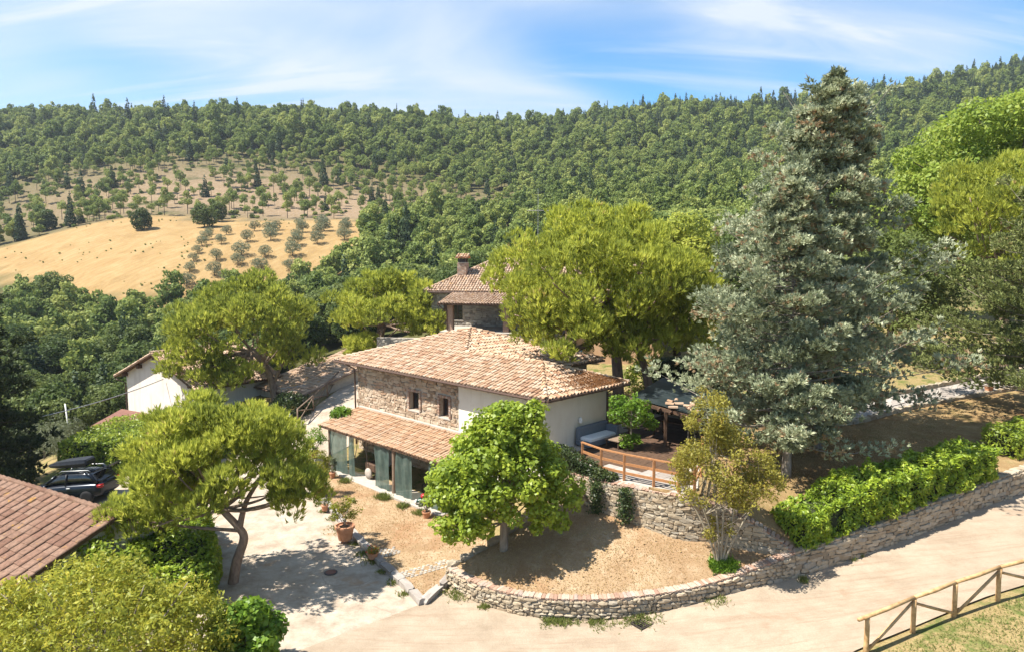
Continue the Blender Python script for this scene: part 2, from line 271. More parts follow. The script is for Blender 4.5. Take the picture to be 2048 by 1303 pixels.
# ------------------------------------------------------------------ object helpers
def link(o): C.objects.link(o); return o
def tag(o, label=None, cat=None, group=None, kind=None):
    for k, v in (('label', label), ('category', cat), ('group', group), ('kind', kind)):
        if v: o[k] = v
    return o
def thing(name, label, cat, loc=(0, 0, 0), rotz=0, group=None):
    o = link(bpy.data.objects.new(name, None)); o.location = loc; o.rotation_euler = (0, 0, rotz); o.empty_display_size = .2
    return tag(o, label, cat, group)
def obj(name, me, parent=None, mat=None):
    o = link(bpy.data.objects.new(name, me)); o.parent = parent
    if mat and not me.materials:
        for k in (mat if isinstance(mat, (list, tuple)) else [mat]): me.materials.append(MAT[k])
    return o
def copy_tree(o, parent=None):
    c = link(o.copy()); c.parent = parent
    for ch in list(o.children): copy_tree(ch, c)
    return c
class MB:
    """collects simple shapes, builds ONE mesh object"""
    def __init__(s): s.V = []; s.F = []; s.MI = []; s.mi = 0
    def add(s, V, F):
        b = len(s.V); s.V += [tuple(v) for v in V]; s.F += [tuple(i + b for i in f) for f in F]; s.MI += [s.mi] * len(F); return s
    def box(s, x0, x1, y0, y1, z0, z1):
        return s.add([(x0, y0, z0), (x1, y0, z0), (x1, y1, z0), (x0, y1, z0), (x0, y0, z1), (x1, y0, z1), (x1, y1, z1), (x0, y1, z1)],
                     [(0, 3, 2, 1), (4, 5, 6, 7), (0, 1, 5, 4), (1, 2, 6, 5), (2, 3, 7, 6), (3, 0, 4, 7)])
    def bbox(s, x0, x1, y0, y1, z0, z1, b=.02):
        """box with chamfered vertical and top edges"""
        V = []; F = []
        for z, i in ((z0, 0), (z1 - b, 0), (z1, b)):
            for sx, sy in ((0, 0), (1, 0), (1, 1), (0, 1)):
                X = (x1 - i) if sx else (x0 + i); Y = (y1 - i) if sy else (y0 + i)
                dx = -b if sx else b; dy = -b if sy else b
                p = [(X, Y + dy, z), (X + dx, Y, z)]
                V += p if (sx == sy) else p[::-1]
        n = 8
        for k in range(2):
            for j in range(n): F.append((k * n + j, k * n + (j + 1) % n, (k + 1) * n + (j + 1) % n, (k + 1) * n + j))
        F.append(tuple(range(2 * n, 3 * n))); F.append(tuple(reversed(range(n))))
        return s.add(V, F)
    def tube(s, pts, rad, n=8, cap=True):
        pts = [Vector(p) for p in pts]; m = len(pts)
        if isinstance(rad, (int, float)): rad = [rad] * m
        V = []; F = []; up = None
        for i, p in enumerate(pts):
            d = (pts[min(i + 1, m - 1)] - pts[max(i - 1, 0)]).normalized()
            if up is None:
                up = d.orthogonal().normalized()
            up = (up - d * up.dot(d)).normalized(); q = d.cross(up)
            for k in range(n):
                a = 2 * math.pi * k / n; V.append(p + (up * math.cos(a) + q * math.sin(a)) * rad[i])
        for i in range(m - 1):
            for k in range(n): F.append((i * n + k, i * n + (k + 1) % n, (i + 1) * n + (k + 1) % n, (i + 1) * n + k))
        if cap: F.append(tuple(reversed(range(n)))); F.append(tuple(range((m - 1) * n, m * n)))
        return s.add(V, F)
    def lathe(s, prof, c=(0, 0, 0), n=16):
        V = []; F = []; m = len(prof)
        for r, z in prof:
            for k in range(n): a = 2 * math.pi * k / n; V.append((c[0] + r * math.cos(a), c[1] + r * math.sin(a), c[2] + z))
        for i in range(m - 1):
            for k in range(n): F.append((i * n + k, i * n + (k + 1) % n, (i + 1) * n + (k + 1) % n, (i + 1) * n + k))
        F.append(tuple(range((m - 1) * n, m * n))); F.append(tuple(reversed(range(n))))
        return s.add(V, F)
    def prism(s, poly, z0, z1):
        n = len(poly); z0 = z0 if isinstance(z0, (list, tuple)) else [z0] * n; z1 = z1 if isinstance(z1, (list, tuple)) else [z1] * n
        V = [(p[0], p[1], z) for p, z in zip(poly, z0)] + [(p[0], p[1], z) for p, z in zip(poly, z1)]
        F = [tuple(reversed(range(n))), tuple(range(n, 2 * n))] + [(i, (i + 1) % n, n + (i + 1) % n, n + i) for i in range(n)]
        return s.add(V, F)
    def slab(s, pts, t):
        """planar 3-d polygon thickened downward"""
        n = len(pts); V = [tuple(p) for p in pts] + [(p[0], p[1], p[2] - t) for p in pts]
        return s.add(V, [tuple(range(n)), tuple(reversed(range(n, 2 * n)))] + [(i, n + i, n + (i + 1) % n, (i + 1) % n) for i in range(n)])
    def build(s, name, mat, parent=None, smooth=False, world=False):
        V = s.V
        if world and parent is not None: V = [tuple(Vector(v) - parent.location) for v in V]
        me = bpy.data.meshes.new(name); me.from_pydata(V, [], s.F)
        for k in (mat if isinstance(mat, (list, tuple)) else [mat]): me.materials.append(MAT[k])
        if isinstance(mat, (list, tuple)): me.polygons.foreach_set('material_index', s.MI)
        if smooth: me.polygons.foreach_set('use_smooth', [True] * len(me.polygons))
        me.update(); o = link(bpy.data.objects.new(name, me)); o.parent = parent; return o
def np_mesh(name, V, F, mats, tone=None, mi=None, smooth=False):
    me = bpy.data.meshes.new(name); me.from_pydata(V, [], F)
    for k in mats: me.materials.append(MAT[k])
    if mi is not None: me.polygons.foreach_set('material_index', mi.astype(np.int32))
    if tone is not None:
        a = me.attributes.new('tone', 'FLOAT', 'POINT'); a.data.foreach_set('value', tone.astype(np.float32))
    if smooth: me.polygons.foreach_set('use_smooth', np.ones(len(me.polygons), bool))
    return me
def smooth_path(pts, k=6):
    """Catmull-Rom through the points"""
    P = [Vector(p) for p in pts]; out = []
    for i in range(len(P) - 1):
        a, b, c, d = P[max(i - 1, 0)], P[i], P[i + 1], P[min(i + 2, len(P) - 1)]
        for j in range(k):
            t = j / k; out.append(.5 * ((2 * b) + (c - a) * t + (2 * a - 5 * b + 4 * c - d) * t * t + (3 * b - a - 3 * c + d) * t ** 3))
    out.append(P[-1]); return out

# ------------------------------------------------------------------ terrain
def tps(P, lam=1e-5):
    P = np.array(P, float); Q = P[:, :2] / 100; n = len(P)
    K = lambda r: np.maximum(r, 1e-9) ** 2 * np.log(np.maximum(r, 1e-9))
    A = np.zeros((n + 3, n + 3)); A[:n, :n] = K(np.linalg.norm(Q[:, None] - Q[None], axis=2)) + lam * np.eye(n)
    A[:n, n] = 1; A[:n, n + 1:] = Q; A[n:, :n] = A[:n, n:].T
    w = np.linalg.solve(A, np.r_[P[:, 2], 0, 0, 0])
    def f(x, y):
        x = np.atleast_1d(np.asarray(x, float)); y = np.atleast_1d(np.asarray(y, float)); X = np.stack([x, y], -1) / 100
        return K(np.linalg.norm(X[:, None] - Q[None], axis=2)) @ w[:n] + w[n] + X @ w[n + 1:]
    return f
NEAR = [(-6.6,20.6,-.05),(-2.4,24,0),(-9,28,-.03),(-10.3,25.2,-.03),(-9.2,33.5,.12),(-14,32,0),(-20,34.7,-.25),(-24.5,37,-.65),(-12.2,44.1,1.1),(-11.1,48.1,2.3),(-9,36.5,.2),(-4,33,.2),(-2.8,26.4,.1),
(0,10,-.3),(-12,15,-.4),(12,12,.2),(20,16,1.2),(-30,20,-2),(-16,26,-.3),(-20,29,-.6),
(1.3,22.5,0),(4,22,.1),(6.4,22.6,.4),(9.5,23.6,.7),(12.5,24.9,1.1),(16.2,26.6,1.5),(21.4,28.6,2.0),(30,33,2.8),(9.9,18.87,.97),(11.6,19.6,1.17),(13.1,20.1,1.37),(14.8,20.7,1.57),(22,24,2.2),(5,17,.35),
(3,25,.3),(6,24,.7),(0,26.5,.3),(2,29,1.0),(5,28,1.8),(8,27,1.9),(9.3,25.3,1.2),(11,28,2.5),(14,31.3,2.8),(20,31,2.8),(20.5,36.9,3.5),(29.5,40.7,4.0),(5,33,2.7),(8,37,2.9),(5.9,39.5,3.2),(12,40,3.5),
(-6,41,1.2),(0,38,2.4),(-3,46,3.2),(-6,56,4.6),(4,54,4.8),(12,56,5.2),(20,56,6),(25,48,5),(32,56,7),
(-28,52,.1),(-21,48,1.0),(-26,40,-1.2),(-35,45,-3.5),(-20,60,1.5),(-10,57,3.4),(-40,65,-6),(-17,44,1.2),(-25,65,-1)]
FAR = [(-66,121,-5),(-88,124,-4.5),(-48,121,-3.5),(-105,140,-1),(-52.6,80,-6),(-72.4,100,-3),(-54.8,100,-3.7),(-118.7,165,7.7),(-136.2,190,13.6),(-164,230,21.7),(-219.3,310,51.2),(-260.6,370,74.2),(-81.3,140,4.2),(-115,200,20.6),(-157,275,41.7),(-212.4,375,76.9),(-46.5,115,.7),(-57.8,143,5.5),(-84.1,210,22.5),(-111.3,280,43.2),(-151.8,385,81),(-34.1,160,12.8),(-46.3,205,22.3),(-57,270,35.5),(-83.5,400,85.3),(-10,115,4.6),(-2.4,140,9.1),(-3.7,220,24.6),(-5.1,310,49.1),(-4,420,81.5),(10.9,440,84.5),(15,95,9.4),(28.3,180,22.5),(49.9,320,54.9),(74.5,480,102.5),(28.2,95,10.4),(53.2,180,23.9),(88.2,300,50.8),(163.4,500,108),(43,85,9.3),(95.4,190,29.1),(164.8,330,65.5),(248.6,500,118),(71.1,100,13.1),(211.1,300,63),(349.5,500,135.2),
(-500,350,90),(-420,200,40),(-250,120,0),(-160,60,-14),(-80,40,-8),(-60,20,-5),(-300,500,100),(0,600,85),(300,700,120),(600,500,150),(450,250,80),(250,100,30),(150,60,16),(120,20,10),(60,25,6),(-600,900,60),(0,1000,60),(600,1000,90),(-100,0,-4),(0,-30,-1),(100,-30,6)]
g_ = tps(NEAR + FAR)
def g(x, y): return float(g_(x, y)[0])
FIELD = np.array([(-175,178),(-118.7,164),(-98,148),(-81,139),(-62,139),(-44,141),(-36,152),(-33,165),(-40,200),(-46,207),(-66,209),(-84,211),(-108,212),(-122,205),(-140,194),(-175,196)])
def inpoly(x, y, P):
    x = np.asarray(x); y = np.asarray(y); r = np.zeros(x.shape, bool); j = len(P) - 1
    for i in range(len(P)):
        c = ((P[i][1] > y) != (P[j][1] > y)) & (x < (P[j][0] - P[i][0]) * (y - P[i][1]) / (P[j][1] - P[i][1] + 1e-12) + P[i][0]); r ^= c; j = i
    return r
def ground():
    def axis(lo, hi, fine0, fine1, f, gr):
        a = list(np.arange(fine0, fine1 + f, f)); s = f
        while a[-1] < hi: s = min(s * gr, 250); a.append(a[-1] + s)
        s = f; b = []; x = fine0
        while x > lo: s = min(s * gr, 250); x -= s; b.append(x)
        return np.array(b[::-1] + a)
    xs = axis(-3000, 3000, -36, 36, 1.0, 1.09); ys = axis(-400, 4000, 8, 66, 1.0, 1.045)
    X, Y = np.meshgrid(xs, ys); x, y = X.ravel(), Y.ravel(); z = np.empty(len(x))
    cx, cy = np.clip(x, -600, 600), np.clip(y, -40, 1000)
    for i in range(0, len(x), 20000): z[i:i + 20000] = g_(cx[i:i + 20000], cy[i:i + 20000])
    far = np.hypot(x - cx, y - cy); z = z * np.exp(-far / 900)
    nx, ny = len(xs), len(ys); I = np.arange(nx * ny).reshape(ny, nx)
    F = np.stack([I[:-1, :-1], I[:-1, 1:], I[1:, 1:], I[1:, :-1]], -1).reshape(-1, 4)
    me = bpy.data.meshes.new('ground'); me.from_pydata(np.stack([x, y, z], -1), [], F); me.materials.append(MAT['terrain'])
    jx, jy = x + 1.5 * np.sin(y * .9), y + 1.5 * np.sin(x * .8)
    fld = inpoly(jx, jy, FIELD).astype(float)
    bare = np.exp(-(((x + 105) / 74) ** 2 + ((y - 254) / 44) ** 2) * .8) + np.exp(-(((x + 40) / 34) ** 2 + ((y - 232) / 26) ** 2))
    nr = np.clip((74 - np.hypot(x, y * .95)) / 8, 0, 1)
    col = np.stack([fld, np.clip(bare, 0, 1) * (1 - fld), nr, np.ones_like(x)], -1).astype(np.float32)
    a = me.color_attributes.new('zone', 'FLOAT_COLOR', 'POINT'); a.data.foreach_set('color', col.ravel())
    me.polygons.foreach_set('use_smooth', np.ones(len(me.polygons), bool))
    tag(link(bpy.data.objects.new('ground', me)), kind='structure')
ground()
def sheet(name, poly, zf, mat, step=.6, skirt=0.0, kind='structure'):
    """flat-laid sheet over an outline; zf(x, y) arrays -> height"""
    P = [Vector((p[0], p[1])) for p in poly]; B = []
    for i in range(len(P)):
        a, b = P[i], P[(i + 1) % len(P)]; k = max(1, int((b - a).length / step))
        B += [a.lerp(b, j / k) for j in range(k)]
    pa = np.array([(p.x, p.y) for p in B]); x0, y0 = pa.min(0); x1, y1 = pa.max(0)
    X, Y = np.meshgrid(np.arange(x0, x1, step), np.arange(y0, y1, step)); X = X.ravel(); Y = Y.ravel()
    X = X + rng.uniform(-.2, .2, len(X)) * step; Y = Y + rng.uniform(-.2, .2, len(Y)) * step
    ok = inpoly(X, Y, pa); X, Y = X[ok], Y[ok]
    if len(X):
        d = np.full(len(X), 9.)
        for q in pa: d = np.minimum(d, np.hypot(X - q[0], Y - q[1]))
        X, Y = X[d > .45 * step], Y[d > .45 * step]
    vin = B + [Vector((a, b)) for a, b in zip(X, Y)]; n = len(B)
    v, e, f, *_ = geometry.delaunay_2d_cdt(vin, [(i, (i + 1) % n) for i in range(n)], [list(range(n))], 1, 1e-4)
    vx = np.array([p[0] for p in v]); vy = np.array([p[1] for p in v]); vz = zf(vx, vy)
    V = [(a, b, c) for a, b, c in zip(vx, vy, vz)]; F = [tuple(q) for q in f]
    if skirt:
        m = len(V); zb = zf(np.array([p.x for p in B]), np.array([p.y for p in B]))
        V += [(p.x, p.y, z) for p, z in zip(B, zb)] + [(p.x, p.y, z - skirt) for p, z in zip(B, zb)]
        F += [(m + i, m + n + i, m + n + (i + 1) % n, m + (i + 1) % n) for i in range(n)]
    me = bpy.data.meshes.new(name); me.from_pydata(V, [], F); me.materials.append(MAT[mat])
    me.polygons.foreach_set('use_smooth', np.ones(len(me.polygons), bool)); me.update()
    return tag(link(bpy.data.objects.new(name, me)), kind=kind)
CAP = [(-2.35,24.91,.72),(-1.5,23.95,.72),(-.41,23.15,.72),(.8,22.65,.73),(2.08,22.45,.76),(3.3,22.4,.82),(4.56,22.5,.9),(5.9,22.75,1.0),(7.23,23.14,1.15),(8.6,23.55,1.4),(9.88,23.9,1.7)]
ROADW = [(9.88,23.9,1.7),(13.29,25.17,2.2),(16.58,26.71,2.6),(19.94,28.26,3.0),(24,30.2,3.35),(30,33,3.8)]
RET = [(1.7,29.9,3.35),(2.2,28.4,3.35),(3.1,27.15,3.35),(5.1,25.72,3.35),(6.2,25.15,3.3),(7.4,24.95,3.05),(8.5,24.65,2.6),(9.3,24.3,2.15),(9.88,23.95,1.72)]
capS, retS, roadwS = smooth_path(CAP), smooth_path(RET), smooth_path(ROADW, 5)
zl = tps([(p[0], p[1] + .1, p[2] - .06) for p in CAP] + [(3.1,27.1,2.15),(5.1,25.7,1.9),(7.4,24.9,1.65),(9.2,24.35,1.45),(-.3,25.5,1.15),(2,25.5,1.45),(4,24.4,1.35),(1.7,29.5,2.2),(-.4,26.3,1.2),(1,27.5,1.75)])
zc = tps([(9.9,23.95,1.6),(9.3,24.4,2.05),(8,24.9,2.75),(6.2,25.2,3.24),(13.3,25.3,2.1),(16.6,26.8,2.5),(20,28.4,2.9),(30,33,3.7),(11,28,3.15),(14,31.3,3.25),(20.5,36.9,3.85),(29.5,40.7,4.35),(25,33,3.55),(8,30,3.3),(12,36,3.6),(34,37,4.1),(34,43,4.6)])
hz = lambda x, y: np.array([mnoise.noise((a * .7, b * .7, 0)) for a, b in zip(x, y)]) * .03
sheet('courtyard', [(-8.5,14),(-6.62,20.58),(-2.42,24.15),(-2.4,24.95),(-3.0,24.0),(-4.9,26.34),(-9.21,33.53),(-9.6,36),(-11.0,39.5),(-9.6,41.5),(-9.9,44.5),(-9.2,47),(-9.0,52),(-7,58),(-10,60),(-11.5,53),(-13.2,47.5),(-14.5,43),(-16,39.5),(-27,41),(-27,34.5),(-18,32.5),(-15,29),(-12,25),(-11,21),(-11,14)], lambda x, y: g_(x, y) + .045 + hz(x, y), 'gravel', .7)
sheet('front_lawn', [(-3.05,23.55),(-2.45,24.85),(-.6,26.2),(1.6,28.6),(1.5,30.4),(-4.5,35.0),(-9.2,38.9),(-9.6,36),(-9.12,33.5),(-4.85,26.3)], lambda x, y: g_(x, y) * .55 + .16 + hz(x, y), 'drylawn', .6, .3)
roadp = [(-8.5,14),(-6.62,20.58),(-2.42,24.15),(-2.2,24.6)] + [(p.x, p.y) for p in capS] + [(p.x, p.y) for p in roadwS[1:]] + [(30.2,29.5),(22,23.8),(14.6,20.95),(9.7,19.0),(5,16.6),(3,14)]
sheet('road', roadp, lambda x, y: g_(x, y) + .055 + hz(x, y) * .4, 'roadconcrete', .7)
sheet('terrace_lawn', [(p.x, p.y + .05) for p in capS] + [(p.x, p.y) for p in retS[::-1][1:]] + [(-.5,26.3)], lambda x, y: zl(x, y) + hz(x, y), 'drylawn', .5, .25)
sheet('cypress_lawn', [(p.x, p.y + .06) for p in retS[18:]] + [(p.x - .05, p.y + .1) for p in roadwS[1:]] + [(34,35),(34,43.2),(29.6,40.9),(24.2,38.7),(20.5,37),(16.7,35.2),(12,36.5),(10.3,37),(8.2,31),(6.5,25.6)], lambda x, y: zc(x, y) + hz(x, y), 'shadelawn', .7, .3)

# ------------------------------------------------------------------ piece library: stones, tiles, bricks
def stone_lib(k, bulge):
    out = []
    for q in range(k):
        r = random.Random(q * 7 + 3); V = []; idx = {}
        for x in (-1, 0, 1):
            for y in (-1, 0, 1):
                for z in (-1, 0, 1):
                    if x == y == z == 0: continue
                    p = Vector((x, y, z)); m = abs(x) + abs(y) + abs(z)
                    s = {1: 1.0, 2: .97 - bulge * .5, 3: .93 - bulge}[m]
                    idx[(x, y, z)] = len(V); V.append(Vector((p.x * s, p.y * s, p.z * s)) * .5 + Vector((r.uniform(-1, 1), r.uniform(-1, 1), r.uniform(-1, 1))) * .085)
        F = []
        for ax in range(3):
            for sg in (-1, 1):
                for a in (-1, 0):
                    for b in (-1, 0):
                        def P(i, j):
                            v = [0, 0, 0]; v[ax] = sg; v[(ax + 1) % 3] = i; v[(ax + 2) % 3] = j; return idx[tuple(v)]
                        f = [P(a, b), P(a + 1, b), P(a + 1, b + 1), P(a, b + 1)]; F.append(f if sg > 0 else f[::-1])
        out.append((np.array(V), np.array(F)))
    return out
def tile_lib(w, Ln, h, k=4, seg=5):
    """curved cover tile, lower end at y=0, runs up the slope along +y"""
    out = []
    for q in range(k):
        r = random.Random(q + 50); V = []; F = []; t = .016
        for (y, s) in ((0, 1), (Ln, .82)):
            for off in (0, -t):
                for i in range(seg + 1):
                    a = math.pi * i / seg
                    V.append((-(w / 2 * s + off) * math.cos(a) + r.uniform(-.004, .004), y, (h * s + off) * math.sin(a) + (0 if y == 0 else -.028) + r.uniform(-.004, .004)))
        n = seg + 1
        for i in range(seg):
            F.append((i, i + 1, 2 * n + i + 1, 2 * n + i)); F.append((i, n + i, n + i + 1, i + 1))
        out.append((np.array(V), np.array(F)[:, ::-1]))
    return out
def flat_tile_lib(w, Ln, k=4):
    out = []
    for q in range(k):
        r = random.Random(q + 90); V = []; prof = [(-.5, .0), (-.46, .035), (-.36, .05), (.30, .045), (.40, .03), (.44, .0)]
        for y, dz in ((0, .010), (Ln, -.006)):
            V += [(a * w, y + r.uniform(-.01, .01), z + dz + r.uniform(-.004, .004)) for a, z in prof]
        V += [(a * w, .0, -.02) for a, z in prof]; n = 6; F = []
        for i in range(n - 1): F.append((i, i + 1, n + i + 1, n + i)); F.append((2 * n + i, 2 * n + i + 1, i + 1, i))
        out.append((np.array(V), np.array(F)))
    return out
LIB = {'stone': stone_lib(10, .10), 'cobble': stone_lib(8, .26), 'brick': [(v, f) for v, f in stone_lib(4, .0)],
       'tile': tile_lib(.185, .43, .10), 'flat_tile': flat_tile_lib(.425, .40)}
MESHES = {}
def lib_mesh(kind, i, mat, smooth=False):
    k = (kind, i, mat)
    if k not in MESHES: MESHES[k] = np_mesh(kind, *LIB[kind][i], [mat], smooth=smooth)
    return MESHES[k]
def pieces(kind, mat, items, parent, name, rest, limit=300, key=None, smooth=False):
    """items: Matrix list. The `limit` that show largest become objects, the rest one joined stuff part"""
    order = list(range(len(items)))
    if len(items) > limit and key: order.sort(key=lambda i: key(items[i].translation))
    nl = len(LIB[kind])
    for i in order[:limit]:
        o = link(bpy.data.objects.new(name, lib_mesh(kind, i % nl, mat, smooth))); o.parent = parent; o.matrix_basis = items[i]
    if len(order) > limit:
        VV = []; FF = []; b = 0
        for i in order[limit:]:
            v, f = LIB[kind][i % nl]; M = np.array(items[i]); VV.append(v @ M[:3, :3].T + M[:3, 3]); FF.append(f + b); b += len(v)
        o = link(bpy.data.objects.new(rest, np_mesh(rest, np.concatenate(VV), np.concatenate(FF), [mat], smooth=smooth))); o.parent = parent; tag(o, kind='stuff')
def cam_key(root):
    """distance of a local point from the place the photograph was taken"""
    M = Matrix.Translation(root.location) @ Matrix.Rotation(root.rotation_euler.z, 4, 'Z')
    return lambda p: (M @ p - Vector((0, 0, 12))).length
def stones_on(path, zb, zt, rows_h, slen, depth, skip=None, jit=.25, minfill=.5):
    """matrices of stones on the face of a path (outward side = right of travel); zb, zt functions of arclength"""
    P = [Vector((p[0], p[1], 0)) for p in path]; L_ = [0]
    for a, b in zip(P, P[1:]): L_.append(L_[-1] + (b - a).length)
    T = L_[-1]; out = []
    def at_(s):
        s = min(max(s, 0), T - 1e-6); i = max(j for j in range(len(P) - 1) if L_[j] <= s)
        d = (P[i + 1] - P[i]).normalized(); return P[i] + d * (s - L_[i]), d
    zmin = min(zb(T * k / 40) for k in range(41)); zmax = max(zt(T * k / 40) for k in range(41)); z = zmin
    while z < zmax:
        h = rows_h * random.uniform(.7, 1.35); s = random.uniform(-.3, 0) * slen
        while s < T:
            w = slen * random.choice((.45, .6, .8, 1.0, 1.0, 1.3, 1.8)) * random.uniform(.9, 1.1); c = s + w / 2; s += w
            if c < 0 or c > T: continue
            jz = h * random.uniform(-.16, .16); lo, hi = max(z + jz, zb(c) - .05), min(z + jz + h * random.uniform(.85, 1.2), zt(c))
            if hi - lo < h * minfill: continue
            hh = hi - lo; zc_ = (lo + hi) / 2
            if skip and skip(c, zc_, w, hh): continue
            p, d = at_(c); nrm = Vector((d.y, -d.x, 0)); dp = depth * random.uniform(.8, 1.25)
            if c + w / 2 > T + .05 or c - w / 2 < -.05: w *= .6
            ang = math.atan2(d.y, d.x)
            M = Matrix.Translation((p.x + nrm.x * (dp * .3 - .04), p.y + nrm.y * (dp * .3 - .04), zc_)) @ Matrix.Rotation(ang, 4, 'Z') @ Matrix.Rotation(random.uniform(-1, 1) * jit * .35, 4, 'Y') @ Matrix.Rotation(random.uniform(-.12, .12), 4, 'Z') @ Matrix.Diagonal((w * 1.02, dp, hh * 1.03, 1))
            if random.random() < .5: M = M @ Matrix.Rotation(math.pi, 4, 'Y')
            out.append(M)
        z += h
    return out
def tiles_on(poly, e, up, slope, z0, o, cw, rl, jit=.012):
    """matrices of tiles on a roof plane; poly in plan, e eave direction, up = uphill direction in plan, o a point on the eave"""
    e = Vector(e).normalized(); up = Vector(up).normalized(); pa = np.array(poly); o = Vector(o)
    c, s = math.cos(math.atan(slope)), math.sin(math.atan(slope)); k = pa - np.array((o.x, o.y))
    A = k @ np.array((e.x, e.y)); B = k @ np.array((up.x, up.y)); out = []
    E3, U3 = Vector((e.x, e.y, 0)), Vector((up.x * c, up.y * c, s)); N3 = E3.cross(U3)
    if N3.z < 0: E3 = -E3; N3 = -N3
    rot = Matrix((E3, U3, N3)).transposed().to_4x4()
    a = A.min() + cw / 2
    while a < A.max():
        b = B.min() - .05; wob = random.uniform(-.006, .006)
        while b < B.max():
            q = o + e * a + up * (b + rl * c * .45)
            if inpoly(np.array([q.x]), np.array([q.y]), pa)[0]:
                pp = o + e * (a + wob + random.uniform(-jit, jit)) + up * (b + random.uniform(-.025, .025))
                out.append(Matrix.Translation((pp.x, pp.y, z0 + b * slope + random.uniform(0, .016) + .03 * mnoise.noise((pp.x * .5, pp.y * .5, 7)))) @ rot @ Matrix.Rotation(random.gauss(0, .03) if random.random() > .04 else random.uniform(-.16, .16), 4, 'Z'))
            b += rl * c
        a += cw
    return out
def caps_on(p, q, rl=.36, sc=1.15):
    p, q = Vector(p), Vector(q); d = (q - p); n = max(1, int(d.length / rl)); d = d.normalized(); x = d.cross(Vector((0, 0, 1))).normalized(); z = x.cross(d)
    rot = Matrix((x, d, z)).transposed().to_4x4()
    return [Matrix.Translation(p + (q - p) * (i / n)) @ rot @ Matrix.Rotation(random.uniform(-.05, .05), 4, 'Z') @ Matrix.Diagonal((sc, 1, sc, 1)) for i in range(n)]

# ------------------------------------------------------------------ foliage helpers
def unit(v): return v / np.maximum(np.linalg.norm(v, axis=-1, keepdims=True), 1e-9)
def rdir(n): return unit(rng.normal(size=(n, 3)))
def lumpy(c, Rr, k, r0, r1, zlo=-.6, core=True):
    """sub-blobs over an ellipsoid"""
    c = np.array(c, float); Rr = np.array(Rr, float); d = rdir(k * 4); d = d[d[:, 2] > zlo][:k]
    out = [(c + d[i] * Rr * rng.uniform(.62, .95), rng.uniform(r0, r1) * np.array((1, 1, .82))) for i in range(len(d))]
    if core: out.append((c, Rr * .62))
    return out
def blob_pts(blobs, n, r0=.72, flat=-1.0, zup=0):
    cs = np.array([b[0] for b in blobs], float); rs = np.array([b[1] for b in blobs], float)
    w = (rs[:, 0] * rs[:, 1] + rs[:, 0] * rs[:, 2]); w = w / w.sum()
    k = rng.choice(len(blobs), int(n * 1.5), p=w); d = rdir(len(k))
    if zup: d = unit(d + np.array((0, 0, zup)))
    P = cs[k] + d * rs[k] * rng.uniform(r0, 1.06, (len(k), 1)); ok = np.ones(len(k), bool)
    for c, r in zip(cs, rs):
        ok &= np.linalg.norm((P - c) / r, axis=1) > r0 * .86
    ok &= d[:, 2] > flat
    P, d, k = P[ok][:n], d[ok][:n], k[ok][:n]
    tone = (rng.uniform(0, 1, len(blobs))[k] * .55 + rng.uniform(0, .45, len(k)))
    return P, d, tone
def leaf_quads(P, Nn, size, asp=.62, tone=None, up=.3, rand=.9):
    """diamond leaves lying loosely on the outward normal"""
    n = len(P); nrm = unit(Nn * (1 - rand * .5) + rdir(n) * rand + np.array((0, 0, up)))
    T = unit(np.cross(nrm, rdir(n))); B = np.cross(nrm, T); s = (size * rng.uniform(.65, 1.35, n))[:, None]
    V = np.stack([P - T * s * .5, P + B * s * asp * .5 - T * s * .08, P + T * s * .55, P - B * s * asp * .5 - T * s * .08], 1).reshape(-1, 3)
    return V, np.arange(n * 4).reshape(-1, 4), np.repeat(tone if tone is not None else rng.uniform(0, 1, n), 4)
def tufts(P, ax, m, ln, wd, spread, tone):
    """brushes of narrow needles growing from each point along ax"""
    n = len(P); D = unit(np.repeat(ax, m, 0) + rdir(n * m) * spread); Q = np.repeat(P, m, 0) + rdir(n * m) * ln * .12
    B = unit(np.cross(D, rdir(n * m))); l_ = (ln * rng.uniform(.6, 1.25, n * m))[:, None]; w = wd * rng.uniform(.7, 1.3, n * m)[:, None]
    V = np.stack([Q, Q + D * l_ * .5 + B * w, Q + D * l_, Q + D * l_ * .5 - B * w], 1).reshape(-1, 3)
    return V, np.arange(n * m * 4).reshape(-1, 4), np.repeat(np.repeat(tone, m), 4)
def cat(*parts):
    V = []; F = []; T = []; b = 0
    for v, f, t in parts: V.append(v); F.append(f + b); T.append(t); b += len(v)
    return np.concatenate(V), np.concatenate(F), np.concatenate(T)
def leaf_obj(name, VFT, mat, parent, world=True):
    V, F, T = VFT
    if world and parent is not None: V = V - np.array(parent.location)
    return obj(name, np_mesh(name, V, F, [mat], T), parent)
def trunk_obj(parent, chains, mat, sides=9, name='trunk'):
    m = MB()
    for pts, r0, r1 in chains:
        sp_ = smooth_path(pts, 5); k = len(sp_); m.tube(sp_, [r0 + (r1 - r0) * (i / (k - 1)) ** .8 for i in range(k)], sides if r0 > .06 else 5)
    return m.build(name, mat, parent, True, True)
def limbs(fork, blobs, k, r, rise=.25):
    """curved limbs from fork points out to the blobs"""
    out = []; idx = rng.permutation(len(blobs))[:k]
    for i in idx:
        f = Vector(fork[rng.integers(len(fork))]); t = Vector(blobs[i][0]); mid = f.lerp(t, .5) + Vector((rng.uniform(-.2, .2), rng.uniform(-.2, .2), -rise * (t - f).length * .3))
        out.append(([f, mid, t], r * rng.uniform(.6, 1), r * .18))
    return out

